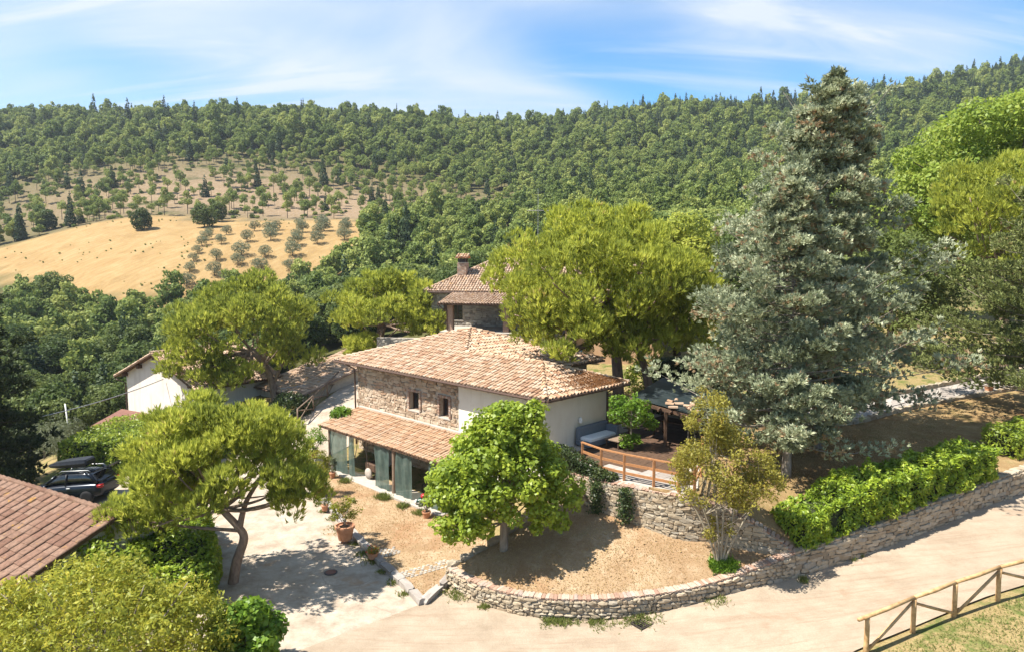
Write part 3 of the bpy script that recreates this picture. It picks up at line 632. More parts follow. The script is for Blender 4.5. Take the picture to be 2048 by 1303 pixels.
# ================================================================== BUILDINGS
# ---- stone farmhouse with hipped tile roof, plastered wing and lean-to porch
A0 = (-10.53, 41.7); HA = R(-44.808)
house = thing('farmhouse', 'stone farmhouse with plastered wing, hipped terracotta roof and lean-to porch', 'house', (*A0, 0), HA)
HS, EZ, SL = 11.36, 5.9, .322
PK = HS / 2; XL, XD = 16.9, 6.0; RY = XD / 2; RZ = EZ + SL * RY; PZ = EZ + SL * PK; XR = HS - RY
def holes_wall(mb, x0, x1, y0, y1, z0, z1, rects):
    cuts = sorted({x0, x1, *[r[0] for r in rects], *[r[1] for r in rects]})
    for a, b in zip(cuts, cuts[1:]):
        hs = sorted([(r[2], r[3]) for r in rects if r[0] <= a + 1e-6 and r[1] >= b - 1e-6]); z = z0
        for lo, hi in hs: mb.box(a, b, y0, y1, z, lo); z = hi
        mb.box(a, b, y0, y1, z, z1)
WIN = [(6.45, 7.3, 3.84, 4.82), (9.0, 9.74, 3.85, 4.85)]
mb = MB(); holes_wall(mb, 1.5, 10.5, .66, 1.1, -.5, 5.86, WIN); mb.box(1.5, 1.95, 1.1, 10.7, -.5, 5.86); mb.box(1.95, 10.5, 10.25, 10.7, -.5, 5.86); mb.box(10.05, 10.5, 5.5, 10.25, -.5, 5.86)
wall = mb.build('stone_wall', 'mortar', house); wall['label'] = 'brown rubble stone wall under the eaves'
def skipw(c, z, w, h):
    x = 1.5 + c
    return any(x + w / 2 > r[0] - .14 and x - w / 2 < r[1] + .14 and z + h / 2 > r[2] - .02 and z - h / 2 < r[3] + .12 for r in WIN)
st = stones_on([(1.5, .66), (10.5, .66)], lambda s: .3, lambda s: 5.7, .15, .30, .12, skipw)
st += [Matrix.Translation((0, 0, 0)) @ m for m in stones_on([(1.5, 10.6), (1.5, .70)], lambda s: 1.4, lambda s: 5.7, .19, .36, .12)]
hk = cam_key(house)
pieces('stone', 'housestone', st, wall, 'stone', 'rubble_stones', 300, lambda p: hk(p) + (50 if p.z < 3.15 else 0) + (9 if p.x < 1.6 else 0))
# brick jambs and lintels round the windows
br = []
for x0, x1, z0, z1 in WIN:
    for x in (x0 - .075, x1 + .075):
        z = z0
        while z < z1 - .03: br.append(Matrix.Translation((x, .66, z + .035)) @ Matrix.Diagonal((.15, .16, .066, 1))); z += .074
    x = x0 - .12
    while x < x1 + .1: br.append(Matrix.Translation((x + .03, .655, z1 + .07)) @ Matrix.Diagonal((.062, .15, .13, 1))); x += .07
pieces('brick', 'brick', br, wall, 'brick', 'bricks', 300)
def window(parent, x0, x1, y, z0, z1, frame='darkwood', bars=1, sill=True, curtain=False):
    m = MB(); t = .055
    m.box(x0, x0 + t, y, y + .07, z0, z1); m.box(x1 - t, x1, y, y + .07, z0, z1); m.box(x0 + t, x1 - t, y, y + .07, z0, z0 + t); m.box(x0 + t, x1 - t, y, y + .07, z1 - t, z1)
    if bars: xm = (x0 + x1) / 2; m.box(xm - .03, xm + .03, y - .004, y + .066, z0 + t, z1 - t)
    w = m.build('window', frame, parent)
    MB().box(x0 + t, x1 - t, y + .03, y + .045, z0 + t, z1 - t).build('pane', 'glass', w)
    if sill: MB().bbox(x0 - .12, x1 + .12, y - .27, y - .005, z0 - .09, z0 - .01).build('sill', 'concrete', w)
    if curtain: MB().box(xm + .035, x1 - t - .02, y + .012, y + .024, z0 + .1, z1 - .08).build('curtain', 'whitecushion', w)
    return w
window(house, 6.45, 7.3, .86, 3.84, 4.82, bars=0); window(house, 9.0, 9.74, .86, 3.85, 4.85, curtain=True)
# plastered wing
mb = MB(); mb.box(10.5, 16.3, .6, .95, -.5, 5.86); mb.box(15.95, 16.3, .95, 5.1, -.5, 5.86); mb.box(10.5, 15.95, 4.75, 5.1, -.5, 5.86)
pw = mb.build('plaster_wall', 'plaster', house); pw['label'] = 'cream plastered wall of the wing'
# roof
def Z(d): return EZ + SL * d
mb = MB()
for pl in ([(0, 0, EZ), (XL, 0, EZ), (XL - RY, RY, RZ), (XR, RY, RZ), (PK, PK, PZ)], [(HS, HS, EZ), (PK, PK, PZ), (XR, RY, RZ), (HS, XD, EZ)],
           [(XL, 0, EZ), (XL, XD, EZ), (XL - RY, RY, RZ)], [(XL - RY, RY, RZ), (XL, XD, EZ), (HS, XD, EZ), (XR, RY, RZ)], [(0, 0, EZ), (PK, PK, PZ), (0, HS, EZ)], [(0, HS, EZ), (PK, PK, PZ), (HS, HS, EZ)]):
    mb.slab(pl, .1)
roof = mb.build('roof', 'joint', house)
tl = tiles_on([(0, 0), (XL, 0), (XL - RY, RY), (XR, RY), (PK, PK)], (1, 0), (0, 1), SL, EZ + .02, (0, 0), .24, .36)
tl += tiles_on([(XL, 0), (XL, XD), (XL - RY, RY)], (0, 1), (-1, 0), SL, EZ + .02, (XL, 0), .24, .36)
tl += tiles_on([(HS, HS), (PK, PK), (XR, RY), (HS, XD)], (0, 1), (-1, 0), SL, EZ + .02, (HS, 0), .24, .36)
tl += tiles_on([(0, 0), (PK, PK), (0, HS)], (0, 1), (1, 0), SL, EZ + .02, (0, 0), .24, .36)
tl += tiles_on([(XL - RY, RY), (XL, XD), (HS, XD), (XR, RY)], (1, 0), (0, -1), SL, EZ + .02, (0, XD), .24, .36)
for p, q in (((XL, 0, EZ), (XL - RY, RY, RZ)), ((XL - RY, RY, RZ), (XR, RY, RZ)), ((XR, RY, RZ), (PK, PK, PZ)), ((0, 0, EZ), (PK, PK, PZ)), ((XL, XD, EZ), (XL - RY, RY, RZ)), ((HS, HS, EZ), (PK, PK, PZ))):
    p, q = Vector(p) + Vector((0, 0, .07)), Vector(q) + Vector((0, 0, .07)); tl += caps_on(p, q)
pieces('tile', 'tile', tl, roof, 'tile', 'roof_tiles', 300, hk)
mb = MB()
mb.tube([(0, -.06, EZ - .06), (XL, -.06, EZ - .06)], .06, 8); mb.tube([(XL + .06, 0, EZ - .06), (XL + .06, XD, EZ - .06)], .06, 8); mb.tube([(-.06, 0, EZ - .06), (-.06, HS, EZ - .06)], .06, 8)
mb.build('gutter', 'gutter', house)
for pts in ([(1.3, -.05, EZ - .1), (1.38, .5, EZ - .45), (1.38, .5, 1.0)], [(16.85, 5.0, EZ - .1), (16.36, 5.0, EZ - .4), (16.36, 5.0, 3.3)]):
    MB().tube(pts, .05, 8).build('downpipe', 'gutter', house)
mb = MB()
for i in range(21):
    x = .4 + i * .8
    mb.box(x, x + .09, .02, .64, EZ - .16, EZ - .09)
for i in range(8):
    mb.box(16.32, XL - .03, .3 + i * .72, .39 + i * .72, EZ - .16, EZ - .09)
mb.build('rafter_ends', 'darkwood', house)
lm = MB(); lm.lathe([(.05, 0), (.09, .05), (.09, .2), (.03, .28)], (16.42, 2.9, 4.35), 10); lm.box(16.3, 16.4, 2.87, 2.93, 4.5, 4.56); lm.build('wall_lamp', 'whitepaint', house)
# porch
PX0, PX1, PYF, PZT, PZE = 1.75, 12.6, -2.15, 3.25, 2.62
ps = (PZT - PZE) / (.6 - PYF)
pr = MB().slab([(PX0, PYF, PZE), (PX1, PYF, PZE), (PX1, .58, PZT - .005), (PX0, .58, PZT - .005)], .08).build('porch_roof', 'darkwood', house)
pieces('tile', 'porchtile', tiles_on([(PX0, PYF), (PX1, PYF), (PX1, .5), (PX0, .5)], (1, 0), (0, 1), ps, PZE + .02, (PX0, PYF), .225, .36), pr, 'tile', 'porch_tiles', 300, hk)
MB().box(PX0, PX1, .40, .60, PZT - .02, PZT + .1).build('flashing', 'concrete', pr)
fl = MB(); fl.bbox(2.9, 12.6, -2.35, .6, -.2, .34, .03); fl.build('porch_floor', 'concrete', house)
for x, r in ((2.55, .085), (8.55, .11), (12.3, .1)):
    MB().tube([(x, -1.98, .1), (x + .03, -1.97, 1.2), (x, -1.95, PZE + .02)], [r, r * .95, r * .9], 9).build('post', 'oldpost', house)
MB().box(1.9, 12.5, -2.0, -1.86, PZE - .1, PZE + .02).build('beam', 'darkwood', house)
def film(x0, x1, y=-2.02, z0=.34, z1=PZE - .06):
    nx, nz = 26, 14; V = []; F = []
    for j in range(nz + 1):
        for i in range(nx + 1):
            x = x0 + (x1 - x0) * i / nx; z = z0 + (z1 - z0) * j / nz
            V.append((x, y + .035 * math.sin(x * 9 + .6 * math.sin(z * 2)) + .015 * math.sin(x * 23 + z * 3), z))
    for j in range(nz):
        for i in range(nx): a = j * (nx + 1) + i; F.append((a, a + 1, a + nx + 2, a + nx + 1))
    m = MB(); m.add(V, F); m.build('plastic_curtain', 'plasticfilm', house, True)
film(2.75, 4.35); film(4.4, 4.95, -1.94); film(7.0, 8.25); film(8.75, 10.05); film(11.35, 12.5)
mb = MB()
for x, d in ((4.6, .25), (5.3, -.3), (5.9, .2), (6.2, -.15)): mb.tube([(x, -1.9, PZE - .1), (x + d * .5, -1.9, 1.9), (x + d * 1.6, -1.85, 1.1)], .018, 5)
mb.build('hanging_cords', 'darkmetal', house)

# house-local to world
HM = Matrix.Translation((*A0, 0)) @ Matrix.Rotation(HA, 4, 'Z')
def hw(x, y, z=0): return HM @ Vector((x, y, z))

P = []
for _ in range(5200):
    x = 16.85 - abs(random.gauss(0, 1.0)); y = random.gauss(4.4, 1.2)
    if not (.3 < y < 5.95) or 16.9 - x > min(y, 6 - y): continue
    P.append(HM @ Vector((x, y, EZ + SL * (16.9 - x) + .085 + random.uniform(0, .03))))
P = np.array([tuple(p) for p in P]); V, F, T = tufts(P, unit(rdir(len(P)) * np.array((1, 1, .15))), 3, .11, .008, .8, rng.uniform(0, 1, len(P)))
tag(leaf_obj('needle_litter', (V, F, T), 'litter', None, False), 'rusty pine needle litter on the shaded end of the farmhouse roof', 'pine litter', None, 'stuff')
# ---- upper stone house
UO = (-7.0, 56.0); UA = R(-12)
up_h = thing('stone_house', 'upper grey stone house with brick chimney and covered portico behind the pines', 'house', (*UO, 0), UA)
UM = Matrix.Translation((*UO, 0)) @ Matrix.Rotation(UA, 4, 'Z')
def uw(x, y, z=0): return UM @ Vector((x, y, z))
UE, US, UD, UL = 9.25, .44, 11.0, 19.0
mb = MB(); UW = [(2.15, 3.05, 7.0, 8.2), (1.85, 2.65, 8.75, 9.1)]
holes_wall(mb, .5, UL - .5, .55, .95, 3.5, UE - .05, [UW[0]]); mb.box(.5, .9, .95, UD - .5, 3.5, UE - .05); mb.box(UL - .9, UL - .5, .95, UD - .5, 3.5, UE - .05); mb.box(.9, UL - .9, UD - .9, UD - .5, 3.5, UE - .05)
uwall = mb.build('stone_wall', 'mortar', up_h)
uk = cam_key(up_h)
st = stones_on([(.5, .55), (12.5, .55)], lambda s: 4.6, lambda s: UE - .1, .17, .34, .12, lambda c, z, w, h: .5 + c + w / 2 > 2.1 and .5 + c - w / 2 < 3.1 and 6.9 < z + h / 2 and z - h / 2 < 8.25)
st += stones_on([(.5, UD - .5), (.5, .6)], lambda s: 4.0, lambda s: UE - .1, .2, .4, .12)
pieces('stone', 'greystone', st, uwall, 'stone', 'rubble_stones', 150, lambda p: uk(p) + (40 if p.z < 6.6 or p.x > 5 else 0))
w_ = window(up_h, 2.15, 3.05, .72, 7.0, 8.2)
for x in (1.55,):
    sh = MB(); sh.box(x, x + .55, .36, .41, 6.95, 8.25)
    for k in range(9): sh.box(x + .06, x + .49, .335, .36, 7.03 + k * .13, 7.1 + k * .13)
    sh.build('shutter', 'darkwood', up_h)
MB().box(1.9, 2.6, .36, .44, 8.72, 9.05).build('vent_window', 'glass', up_h)
hz_ = UD / 2
mb = MB(); UR = UE + US * hz_
for pl in ([(0, 0, UE), (UL, 0, UE), (UL, hz_, UR), (hz_ * .8, hz_, UR)], [(0, 0, UE), (hz_ * .8, hz_, UR), (0, UD, UE)], [(0, UD, UE), (hz_ * .8, hz_, UR), (UL, hz_, UR), (UL, UD, UE)]): mb.slab(pl, .12)
uroof = mb.build('roof', 'joint', up_h)
tl = tiles_on([(0, 0), (UL, 0), (UL, hz_), (hz_ * .8, hz_)], (1, 0), (0, 1), US, UE + .02, (0, 0), .22, .37)
tl += tiles_on([(0, 0), (hz_ * .8, hz_), (0, UD)], (0, 1), (1, 0), US * 1.25, UE + .02, (0, 0), .22, .37)
for p, q in (((0, 0, UE), (hz_ * .8, hz_, UR)), ((hz_ * .8, hz_, UR), (UL, hz_, UR))): tl += caps_on(Vector(p) + Vector((0, 0, .07)), Vector(q) + Vector((0, 0, .07)))
pieces('tile', 'oldtile', tl, uroof, 'tile', 'roof_tiles', 200, uk)
CX, CY, CB, CT = 2.1, 2.5, UE + .55, UE + 2.25     # chimney shaft
ch = MB(); ch.box(CX, CX + .72, CY, CY + .72, CB, CT); cho = ch.build('chimney', 'mortar', uroof)
VV = []
for k in range(int((CT - CB) / .074)):
    z = CB + .01 + k * .074; o = (k % 2) * .12
    for j in range(-1, 4):
        x0 = max(CX - .02, CX - .02 + o + j * .245); x1 = min(CX + .74, CX - .02 + o + j * .245 + .235)
        if x1 - x0 > .03: VV.append(Matrix.Translation(((x0 + x1) / 2, CY, z + .03)) @ Matrix.Diagonal((x1 - x0, .06, .064, 1)))
        y0 = max(CY + .01, CY - .03 + o + j * .245); y1 = min(CY + .72, CY - .03 + o + j * .245 + .235)
        if y1 - y0 > .03:
            for xx in (CX - .01, CX + .73): VV.append(Matrix.Translation((xx, (y0 + y1) / 2, z + .03)) @ Matrix.Diagonal((.06, y1 - y0, .064, 1)))
pieces('brick', 'brick', VV, uroof, 'brick', 'chimney_bricks', 0)
cp = MB()
for x in (CX + .02, CX + .3, CX + .58):
    for y in (CY + .02, CY + .6): cp.box(x, x + .1, y, y + .08, CT - .03, CT + .34)
cp.box(CX + .12, CX + .6, CY + .12, CY + .6, CT - .03, CT + .26); cp.build('chimney_vent', 'darkmetal', uroof)
cr = MB(); x0, x1, y0, y1 = CX - .14, CX + .86, CY - .16, CY + .88; ym = (y0 + y1) / 2
cr.slab([(x0, y0, CT + .38), (x1, y0, CT + .38), (x1, ym, CT + .6), (x0, ym, CT + .6)], .06); cr.slab([(x0, ym, CT + .6), (x1, ym, CT + .6), (x1, y1, CT + .38), (x0, y1, CT + .38)], .06)
cr.build('chimney_cap', 'terracotta', uroof)
pieces('tile', 'porchtile', tiles_on([(x0, y0), (x1, y0), (x1, ym), (x0, ym)], (1, 0), (0, 1), .42, CT + .4, (x0, y0), .21, .36), uroof, 'chimney_tile', 'chimney_tiles', 0)
MB().tube([(0, -.05, UE - .08), (UL, -.05, UE - .08)], .06, 8).build('gutter', 'gutter', up_h)
# portico
pf = MB(); pf.box(2.6, 11.5, -3.6, .5, 3.6, 6.45); pfo = pf.build('portico_base', 'mortar', up_h)
pieces('stone', 'greystone', stones_on([(2.6, -3.6), (11.5, -3.6)], lambda s: 4.3, lambda s: 6.4, .17, .36, .12) + stones_on([(2.6, .4), (2.6, -3.6)], lambda s: 4.0, lambda s: 6.4, .17, .36, .12), pfo, 'stone', 'rubble_stones', 120, uk)
MB().bbox(2.5, 11.6, -3.72, .5, 6.455, 6.52).build('portico_floor', 'concrete', up_h)
for x in (3.0, 7.2):
    MB().box(x, x + .42, -3.4, -2.98, 6.56, 8.42).build('pillar', 'brick', up_h)
MB().box(2.7, 11.2, -3.45, -3.25, 8.425, 8.58).build('portico_beam', 'darkwood', up_h)
pro = MB().slab([(2.4, -3.9, 8.55), (11.5, -3.9, 8.55), (11.5, .5, 9.2), (2.4, .5, 9.2)], .08).build('portico_roof', 'darkwood', up_h)
pieces('tile', 'oldtile', tiles_on([(2.4, -3.9), (11.5, -3.9), (11.5, .45), (2.4, .45)], (1, 0), (0, 1), .65 / 4.4, 8.57, (2.4, -3.9), .22, .37), pro, 'tile', 'portico_tiles', 150, uk)
MB().tube([(2.5, -3.95, 8.5), (2.7, -3.7, 8.2), (3.0, -3.45, 8.0), (3.0, -3.45, 6.6)], .04, 6).build('downpipe', 'gutter', up_h)
# right wing, ochre wall and little chimney seen between pine and cypress
mb = MB(); mb.box(12.5, UL - .6, -3.0, .54, 3.6, 7.6); wg = mb.build('wing_wall', 'ochreplaster', up_h)
wr = MB().slab([(12.2, -3.4, 7.62), (UL, -3.4, 7.62), (UL, .5, 8.7), (12.2, .5, 8.7)], .1).build('wing_roof', 'joint', up_h)
pieces('tile', 'oldtile', tiles_on([(12.2, -3.4), (UL, -3.4), (UL, .45), (12.2, .45)], (1, 0), (0, 1), 1.08 / 3.9, 7.64, (12.2, -3.4), .22, .37), wr, 'tile', 'wing_tiles', 0)
ch2 = MB(); ch2.box(16.0, 16.6, -1.6, -1.0, 7.9, 9.5); ch2.build('small_chimney', 'brick', up_h)
MB().slab([(15.85, -1.75, 9.62), (16.75, -1.75, 9.62), (16.75, -.85, 9.75), (15.85, -.85, 9.75)], .08).build('small_chimney_cap', 'terracotta', up_h)

aer = thing('tv_aerial', 'thin white television aerial rising above the big pine', 'aerial', tuple(uw(8.2, 5.5, UR)))
b = Vector(aer.location); m = MB(); m.tube([b, b + Vector((0, 0, 5.9))], [.025, .016], 6); m.build('mast', 'greymetal', aer, False, True)
m = MB(); m.tube([b + Vector((-.9, 0, 4.1)), b + Vector((.9, 0, 4.1))], .025, 5)
for k in range(7): x = -.75 + k * .25; m.tube([b + Vector((x, -.25, 4.1)), b + Vector((x, .25, 4.1))], .012, 4)
m.build('crossbar', 'greymetal', aer, False, True)

# ---- white barn and outbuildings on the left
BL, BR = Vector((-28.9, 52.6, 0)), Vector((-21.6, 47.6, 0)); bdv = (BR - BL).normalized(); BA = math.atan2(bdv.y, bdv.x); BW = (BR - BL).length
barn = thing('barn', 'white plastered barn gable with deep brown tiled eaves', 'barn', (BL.x, BL.y, 0), BA)
bz, ba, bl = 3.35, 5.1, 6.2; bm = BW / 2
mb = MB(); mb.add([(0, 0, -1.5), (BW, 0, -1.5), (BW, 0, bz), (bm, 0, ba), (0, 0, bz), (0, bl, -1.5), (BW, bl, -1.5), (BW, bl, bz), (bm, bl, ba), (0, bl, bz)],
                  [(0, 1, 2, 3, 4), (9, 8, 7, 6, 5), (0, 4, 9, 5), (1, 6, 7, 2), (4, 3, 8, 9), (3, 2, 7, 8), (0, 5, 6, 1)])
mb.build('wall', 'barnplaster', barn)
bs = (ba - bz) / bm; ov = .5
rf = MB()
zl_ = bz + .1 - bs * .9
rf.slab([(-.9, -ov, zl_), (bm, -ov, ba + .1), (bm, bl + .5, ba + .1), (-.9, bl + .5, zl_)], .12); rf.slab([(bm, -ov, ba + .1), (BW + .9, -ov, zl_), (BW + .9, bl + .5, zl_), (bm, bl + .5, ba + .1)], .12)
brf = rf.build('roof', 'darkwood', barn)
bk = cam_key(barn)
tl = tiles_on([(-.9, -ov), (-.9, bl + .5), (bm, bl + .5), (bm, -ov)], (0, 1), (1, 0), bs, zl_ + .02, (-.9, 0), .23, .37) + tiles_on([(BW + .9, -ov), (BW + .9, bl + .5), (bm, bl + .5), (bm, -ov)], (0, 1), (-1, 0), bs, zl_ + .02, (BW + .9, 0), .23, .37)
tl += caps_on((bm, -ov, ba + .17), (bm, bl + .4, ba + .17))
pieces('tile', 'oldtile', tl, brf, 'tile', 'roof_tiles', 150, bk)
for x, z in ((.15, bz + .0), (bm * .5, bz + bs * bm * .5 - .1), (bm, ba - .15), (bm * 1.5, bz + bs * bm * .5 - .1), (BW - .15, bz)):
    MB().box(x - .1, x + .1, -ov + .15, .002 - .01, z - .22, z + .02).build('purlin', 'darkwood', barn)
MB().tube([(-.95, -ov + .1, zl_ - .1), (-.6, -.4, zl_ - .25), (-.06, -.06, zl_ - .5), (-.06, -.06, -1)], .05, 7).build('downpipe', 'gutter', barn)

def shed(name, label, o, ang, w, d, ze, zr, zb, nobj=80):
    """monopitch stone shed: low eave at local y=0, high edge at y=d"""
    t = thing(name, label, 'shed', (o[0], o[1], 0), ang); s = (zr - ze) / d
    mb = MB(); mb.add([(.3, .3, zb), (w - .3, .3, zb), (w - .3, d - .3, zb), (.3, d - .3, zb), (.3, .3, ze - .02), (w - .3, .3, ze - .02), (w - .3, d - .3, zr - .16), (.3, d - .3, zr - .16)], [(0, 1, 5, 4), (1, 2, 6, 5), (2, 3, 7, 6), (3, 0, 4, 7), (4, 5, 6, 7), (0, 3, 2, 1)])
    mb.build('wall', 'greystone', t)
    r_ = MB().slab([(0, 0, ze), (w, 0, ze), (w, d, zr), (0, d, zr)], .1).build('roof', 'joint', t)
    pieces('tile', 'oldtile', tiles_on([(0, 0), (w, 0), (w, d), (0, d)], (1, 0), (0, 1), s, ze + .02, (0, 0), .22, .37), r_, 'tile', 'roof_tiles', nobj, cam_key(t))
    MB().tube([(0, -.06, ze - .06), (w, -.06, ze - .06)], .055, 7).build('gutter', 'gutter', t)
    return t
shed('tiled_shed', 'low shed with pink tiled roof right of the white barn, behind iron railing', (-18.9, 51.5), R(-42), 6.0, 5.5, 2.5, 4.0, 0)
shed('tiled_outbuilding', 'tiled outbuilding roof between the shed and the farmhouse corner', (-16.6, 58.5), R(-42), 6.5, 5.5, 3.0, 4.7, 0)

# ---- foreground roof lower left
RL, RRt = Vector((-23.4, 29.7, 0)), Vector((-13.75, 24.1, 0)); rd = (RRt - RL).normalized(); RA = math.atan2(rd.y, rd.x); RW = (RRt - RL).length
lr = thing('neighbour_house', 'mottled red tiled roof of the nearest house at the left edge', 'house', (RL.x, RL.y, 0), RA)
rz, rs, rdp = 3.0, .36, 6.5
rm = MB(); rm.slab([(0, 0, rz), (RW, 0, rz), (RW, -rdp, rz - rs * rdp), (0, -rdp, rz - rs * rdp)], .14); rm.slab([(0, 0, rz), (0, 2.2, rz - .62 * 2.2), (RW, 2.2, rz - .62 * 2.2), (RW, 0, rz)], .14)
lro = rm.build('roof', 'darkwood', lr)
mb = MB(); mb.add([(.4, -rdp + .6, -2.5), (RW - .4, -rdp + .6, -2.5), (RW - .4, 1.9, -2.5), (.4, 1.9, -2.5), (.4, -rdp + .6, rz - rs * (rdp - .6) - .16), (RW - .4, -rdp + .6, rz - rs * (rdp - .6) - .16), (RW - .4, 1.9, rz - .62 * 1.9 - .16), (.4, 1.9, rz - .62 * 1.9 - .16), (.4, 0, rz - .16), (RW - .4, 0, rz - .16)],
                  [(0, 1, 5, 4), (1, 2, 6, 9, 5), (2, 3, 7, 6), (3, 0, 4, 8, 7), (4, 5, 9, 8), (8, 9, 6, 7)]); mb.build('wall', 'plaster', lr)
tl = tiles_on([(0, 0), (RW, 0), (RW, -rdp), (0, -rdp)], (1, 0), (0, 1), rs, rz - rs * rdp + .03, (0, -rdp), .47, .36, .004)
pieces('flat_tile', 'mosstile', tl, lro, 'tile', 'roof_tiles', 300, lambda p: -p.y + max(0, 14 - p.x) * .8 if True else 0)
pieces('tile', 'mosstile', [m_ @ Matrix.Diagonal((1.2, 1, 1, 1)) for m_ in caps_on((0, 0, rz + .05), (RW, 0, rz + .05), .38)], lro, 'ridge_tile', 'ridge_tiles', 300)

# ================================================================== GARDEN WALLS, PATHS, FENCES
def arc(path):
    L_ = [0]
    for a, b in zip(path, path[1:]): L_.append(L_[-1] + math.hypot(b[0] - a[0], b[1] - a[1]))
    return L_
def along(path, vals):
    L_ = arc(path)
    return lambda s: float(np.interp(s, L_, vals))
def normals(path):
    out = []
    for i in range(len(path)):
        a, b = path[max(i - 1, 0)], path[min(i + 1, len(path) - 1)]; d = Vector((b[0] - a[0], b[1] - a[1], 0)).normalized(); out.append(Vector((d.y, -d.x, 0)))
    return out
def garden_wall(name, label, path, zb, zt, th, rows, slen, depth, kind='stone', cap=None, limit=300):
    o = thing(name, label, 'wall', (path[0][0], path[0][1], 0)); loc = Vector((path[0][0], path[0][1], 0))
    P = [Vector((p[0], p[1], 0)) - loc for p in path]; nr = normals(path); n = len(P); V = []; F = []
    for p, q, a, b in zip(P, nr, zb, zt):
        V += [(p.x, p.y, a - .4), (p.x, p.y, b), (p.x - q.x * th, p.y - q.y * th, b), (p.x - q.x * th, p.y - q.y * th, a - .4)]
    for i in range(n - 1):
        for k in range(4): F.append((i * 4 + k, i * 4 + (k + 1) % 4, i * 4 + 4 + (k + 1) % 4, i * 4 + 4 + k)[::-1])
    F += [(0, 1, 2, 3), ((n - 1) * 4 + 3, (n - 1) * 4 + 2, (n - 1) * 4 + 1, (n - 1) * 4)]
    m = MB(); m.add(V, F); core = m.build('core', 'mortar', o)
    st = stones_on(P, along(path, zb), along(path, zt), rows, slen, depth, None, .5, .42)
    # returning end faces
    k = lambda p: (p + loc - Vector((0, 0, 12))).length
    pieces(kind, 'wallstone', st, core, 'stone', 'small_stones', limit, k, False)
    if cap:
        cw, cl, chh, ck, cm, coff = cap; L_ = arc(path); s = cw / 2; it = []; zf = along(path, zt)
        while s < L_[-1]:
            i = max(j for j in range(n - 1) if L_[j] <= s); d = (P[i + 1] - P[i]).normalized(); q = Vector((d.y, -d.x, 0)); t = s - L_[i]; p = P[i] + d * t; w = cw * random.uniform(.9, 1.1)
            pt = math.atan2(zf(s + .1) - zf(s - .1), .2)
            it.append(Matrix.Translation((p.x - q.x * (cl / 2 - coff), p.y - q.y * (cl / 2 - coff), zf(s) + chh / 2 + random.uniform(-.004, .008))) @ Matrix.Rotation(math.atan2(d.y, d.x) + random.uniform(-.03, .03), 4, 'Z') @ Matrix.Rotation(-pt, 4, 'Y') @ Matrix.Diagonal((w * .94, cl * random.uniform(.94, 1.05), chh, 1)))
            s += w
        pieces(ck, cm, it, o, 'cap_brick' if cm == 'brick' else 'cap_stone', 'cap_pieces', 300)
    return o
cps = [(p.x, p.y) for p in capS]; zr_ = [g(*p) + .02 for p in cps]
garden_wall('terrace_wall', 'low curved rubble wall with brick coping round the dry lawn', cps, zr_, [p.z - .07 for p in capS], .34, .125, .24, .16, 'cobble', (.135, .36, .075, 'brick', 'brick', .03))
rps = [(p.x, p.y) for p in retS]
garden_wall('retaining_wall', 'tall rubble retaining wall below the wooden deck railing', rps, [float(zl(a, b)[0]) - .1 for a, b in rps], [p.z - .07 for p in retS], .4, .12, .26, .14, 'stone', (.14, .42, .07, 'brick', 'brick', .04))
wps = [(p.x, p.y) for p in roadwS]
garden_wall('roadside_wall', 'long low stone wall climbing beside the road under the laurel hedge', wps, [g(*p) + .02 for p in wps], [p.z - .1 for p in roadwS], .4, .15, .32, .15, 'stone', (.34, .42, .11, 'stone', 'wallstone', .02))
# kerb of the front lawn
kp = [(-9.75, 35.6), (-9.21, 33.53), (-7.0, 29.9), (-4.9, 26.34), (-3.08, 23.5), (-2.5, 24.75)]
kerb = thing('kerb', 'pale stone kerb edging the front lawn beside the courtyard', 'kerb', (kp[0][0], kp[0][1], 0)); it = []; L_ = arc(kp); s = 0
while s < L_[-1]:
    w = random.uniform(.7, 1.25); c = s + w / 2; i = max(j for j in range(len(kp) - 1) if L_[j] <= min(c, L_[-1] - .01)); a, b = Vector(kp[i]), Vector(kp[i + 1]); d = (b - a).normalized(); p = a + d * (c - L_[i])
    it.append(Matrix.Translation((p.x - kp[0][0], p.y - kp[0][1], g(p.x, p.y) + .10)) @ Matrix.Rotation(math.atan2(d.y, d.x) + random.uniform(-.02, .02), 4, 'Z') @ Matrix.Diagonal((w * .98, .30, .30, 1))); s += w
pieces('brick', 'paver', it, kerb, 'kerb_stone', 'kerb_stones')
ep = [(-2.3, 25.05), (-.55, 26.3), (1.0, 27.8)]
ed = thing('lawn_edging', 'worn stone edging running from the curved wall up to the linden', 'kerb', (ep[0][0], ep[0][1], 0)); it = []; L_ = arc(ep); s = 0
while s < L_[-1]:
    w = random.uniform(.5, .9); c = s + w / 2; i = max(j for j in range(2) if L_[j] <= min(c, L_[-1] - .01)); a, b = Vector(ep[i]), Vector(ep[i + 1]); d = (b - a).normalized(); p = a + d * (c - L_[i]); zt = float(zl(p.x, p.y)[0])
    it.append(Matrix.Translation((p.x - ep[0][0], p.y - ep[0][1], zt - .18)) @ Matrix.Rotation(math.atan2(d.y, d.x), 4, 'Z') @ Matrix.Diagonal((w * .97, .36, .55, 1))); s += w
pieces('brick', 'wallstone', it, ed, 'edging_stone', 'edging_stones')
m = MB(); e0 = Vector((*ep[0], 0))
for a, b in zip(ep, ep[1:]):
    d = (Vector(b) - Vector(a)).normalized(); q = Vector((-d.y, d.x)) * .12
    m.prism([(a[0] + q.x, a[1] + q.y), (a[0] - q.x, a[1] - q.y), (b[0] - q.x, b[1] - q.y), (b[0] + q.x, b[1] + q.y)], -.2, [float(zl(*a)[0]) - .12] * 2 + [float(zl(*b)[0]) - .12] * 2)
m.build('footing', 'mortar', ed, False, True)
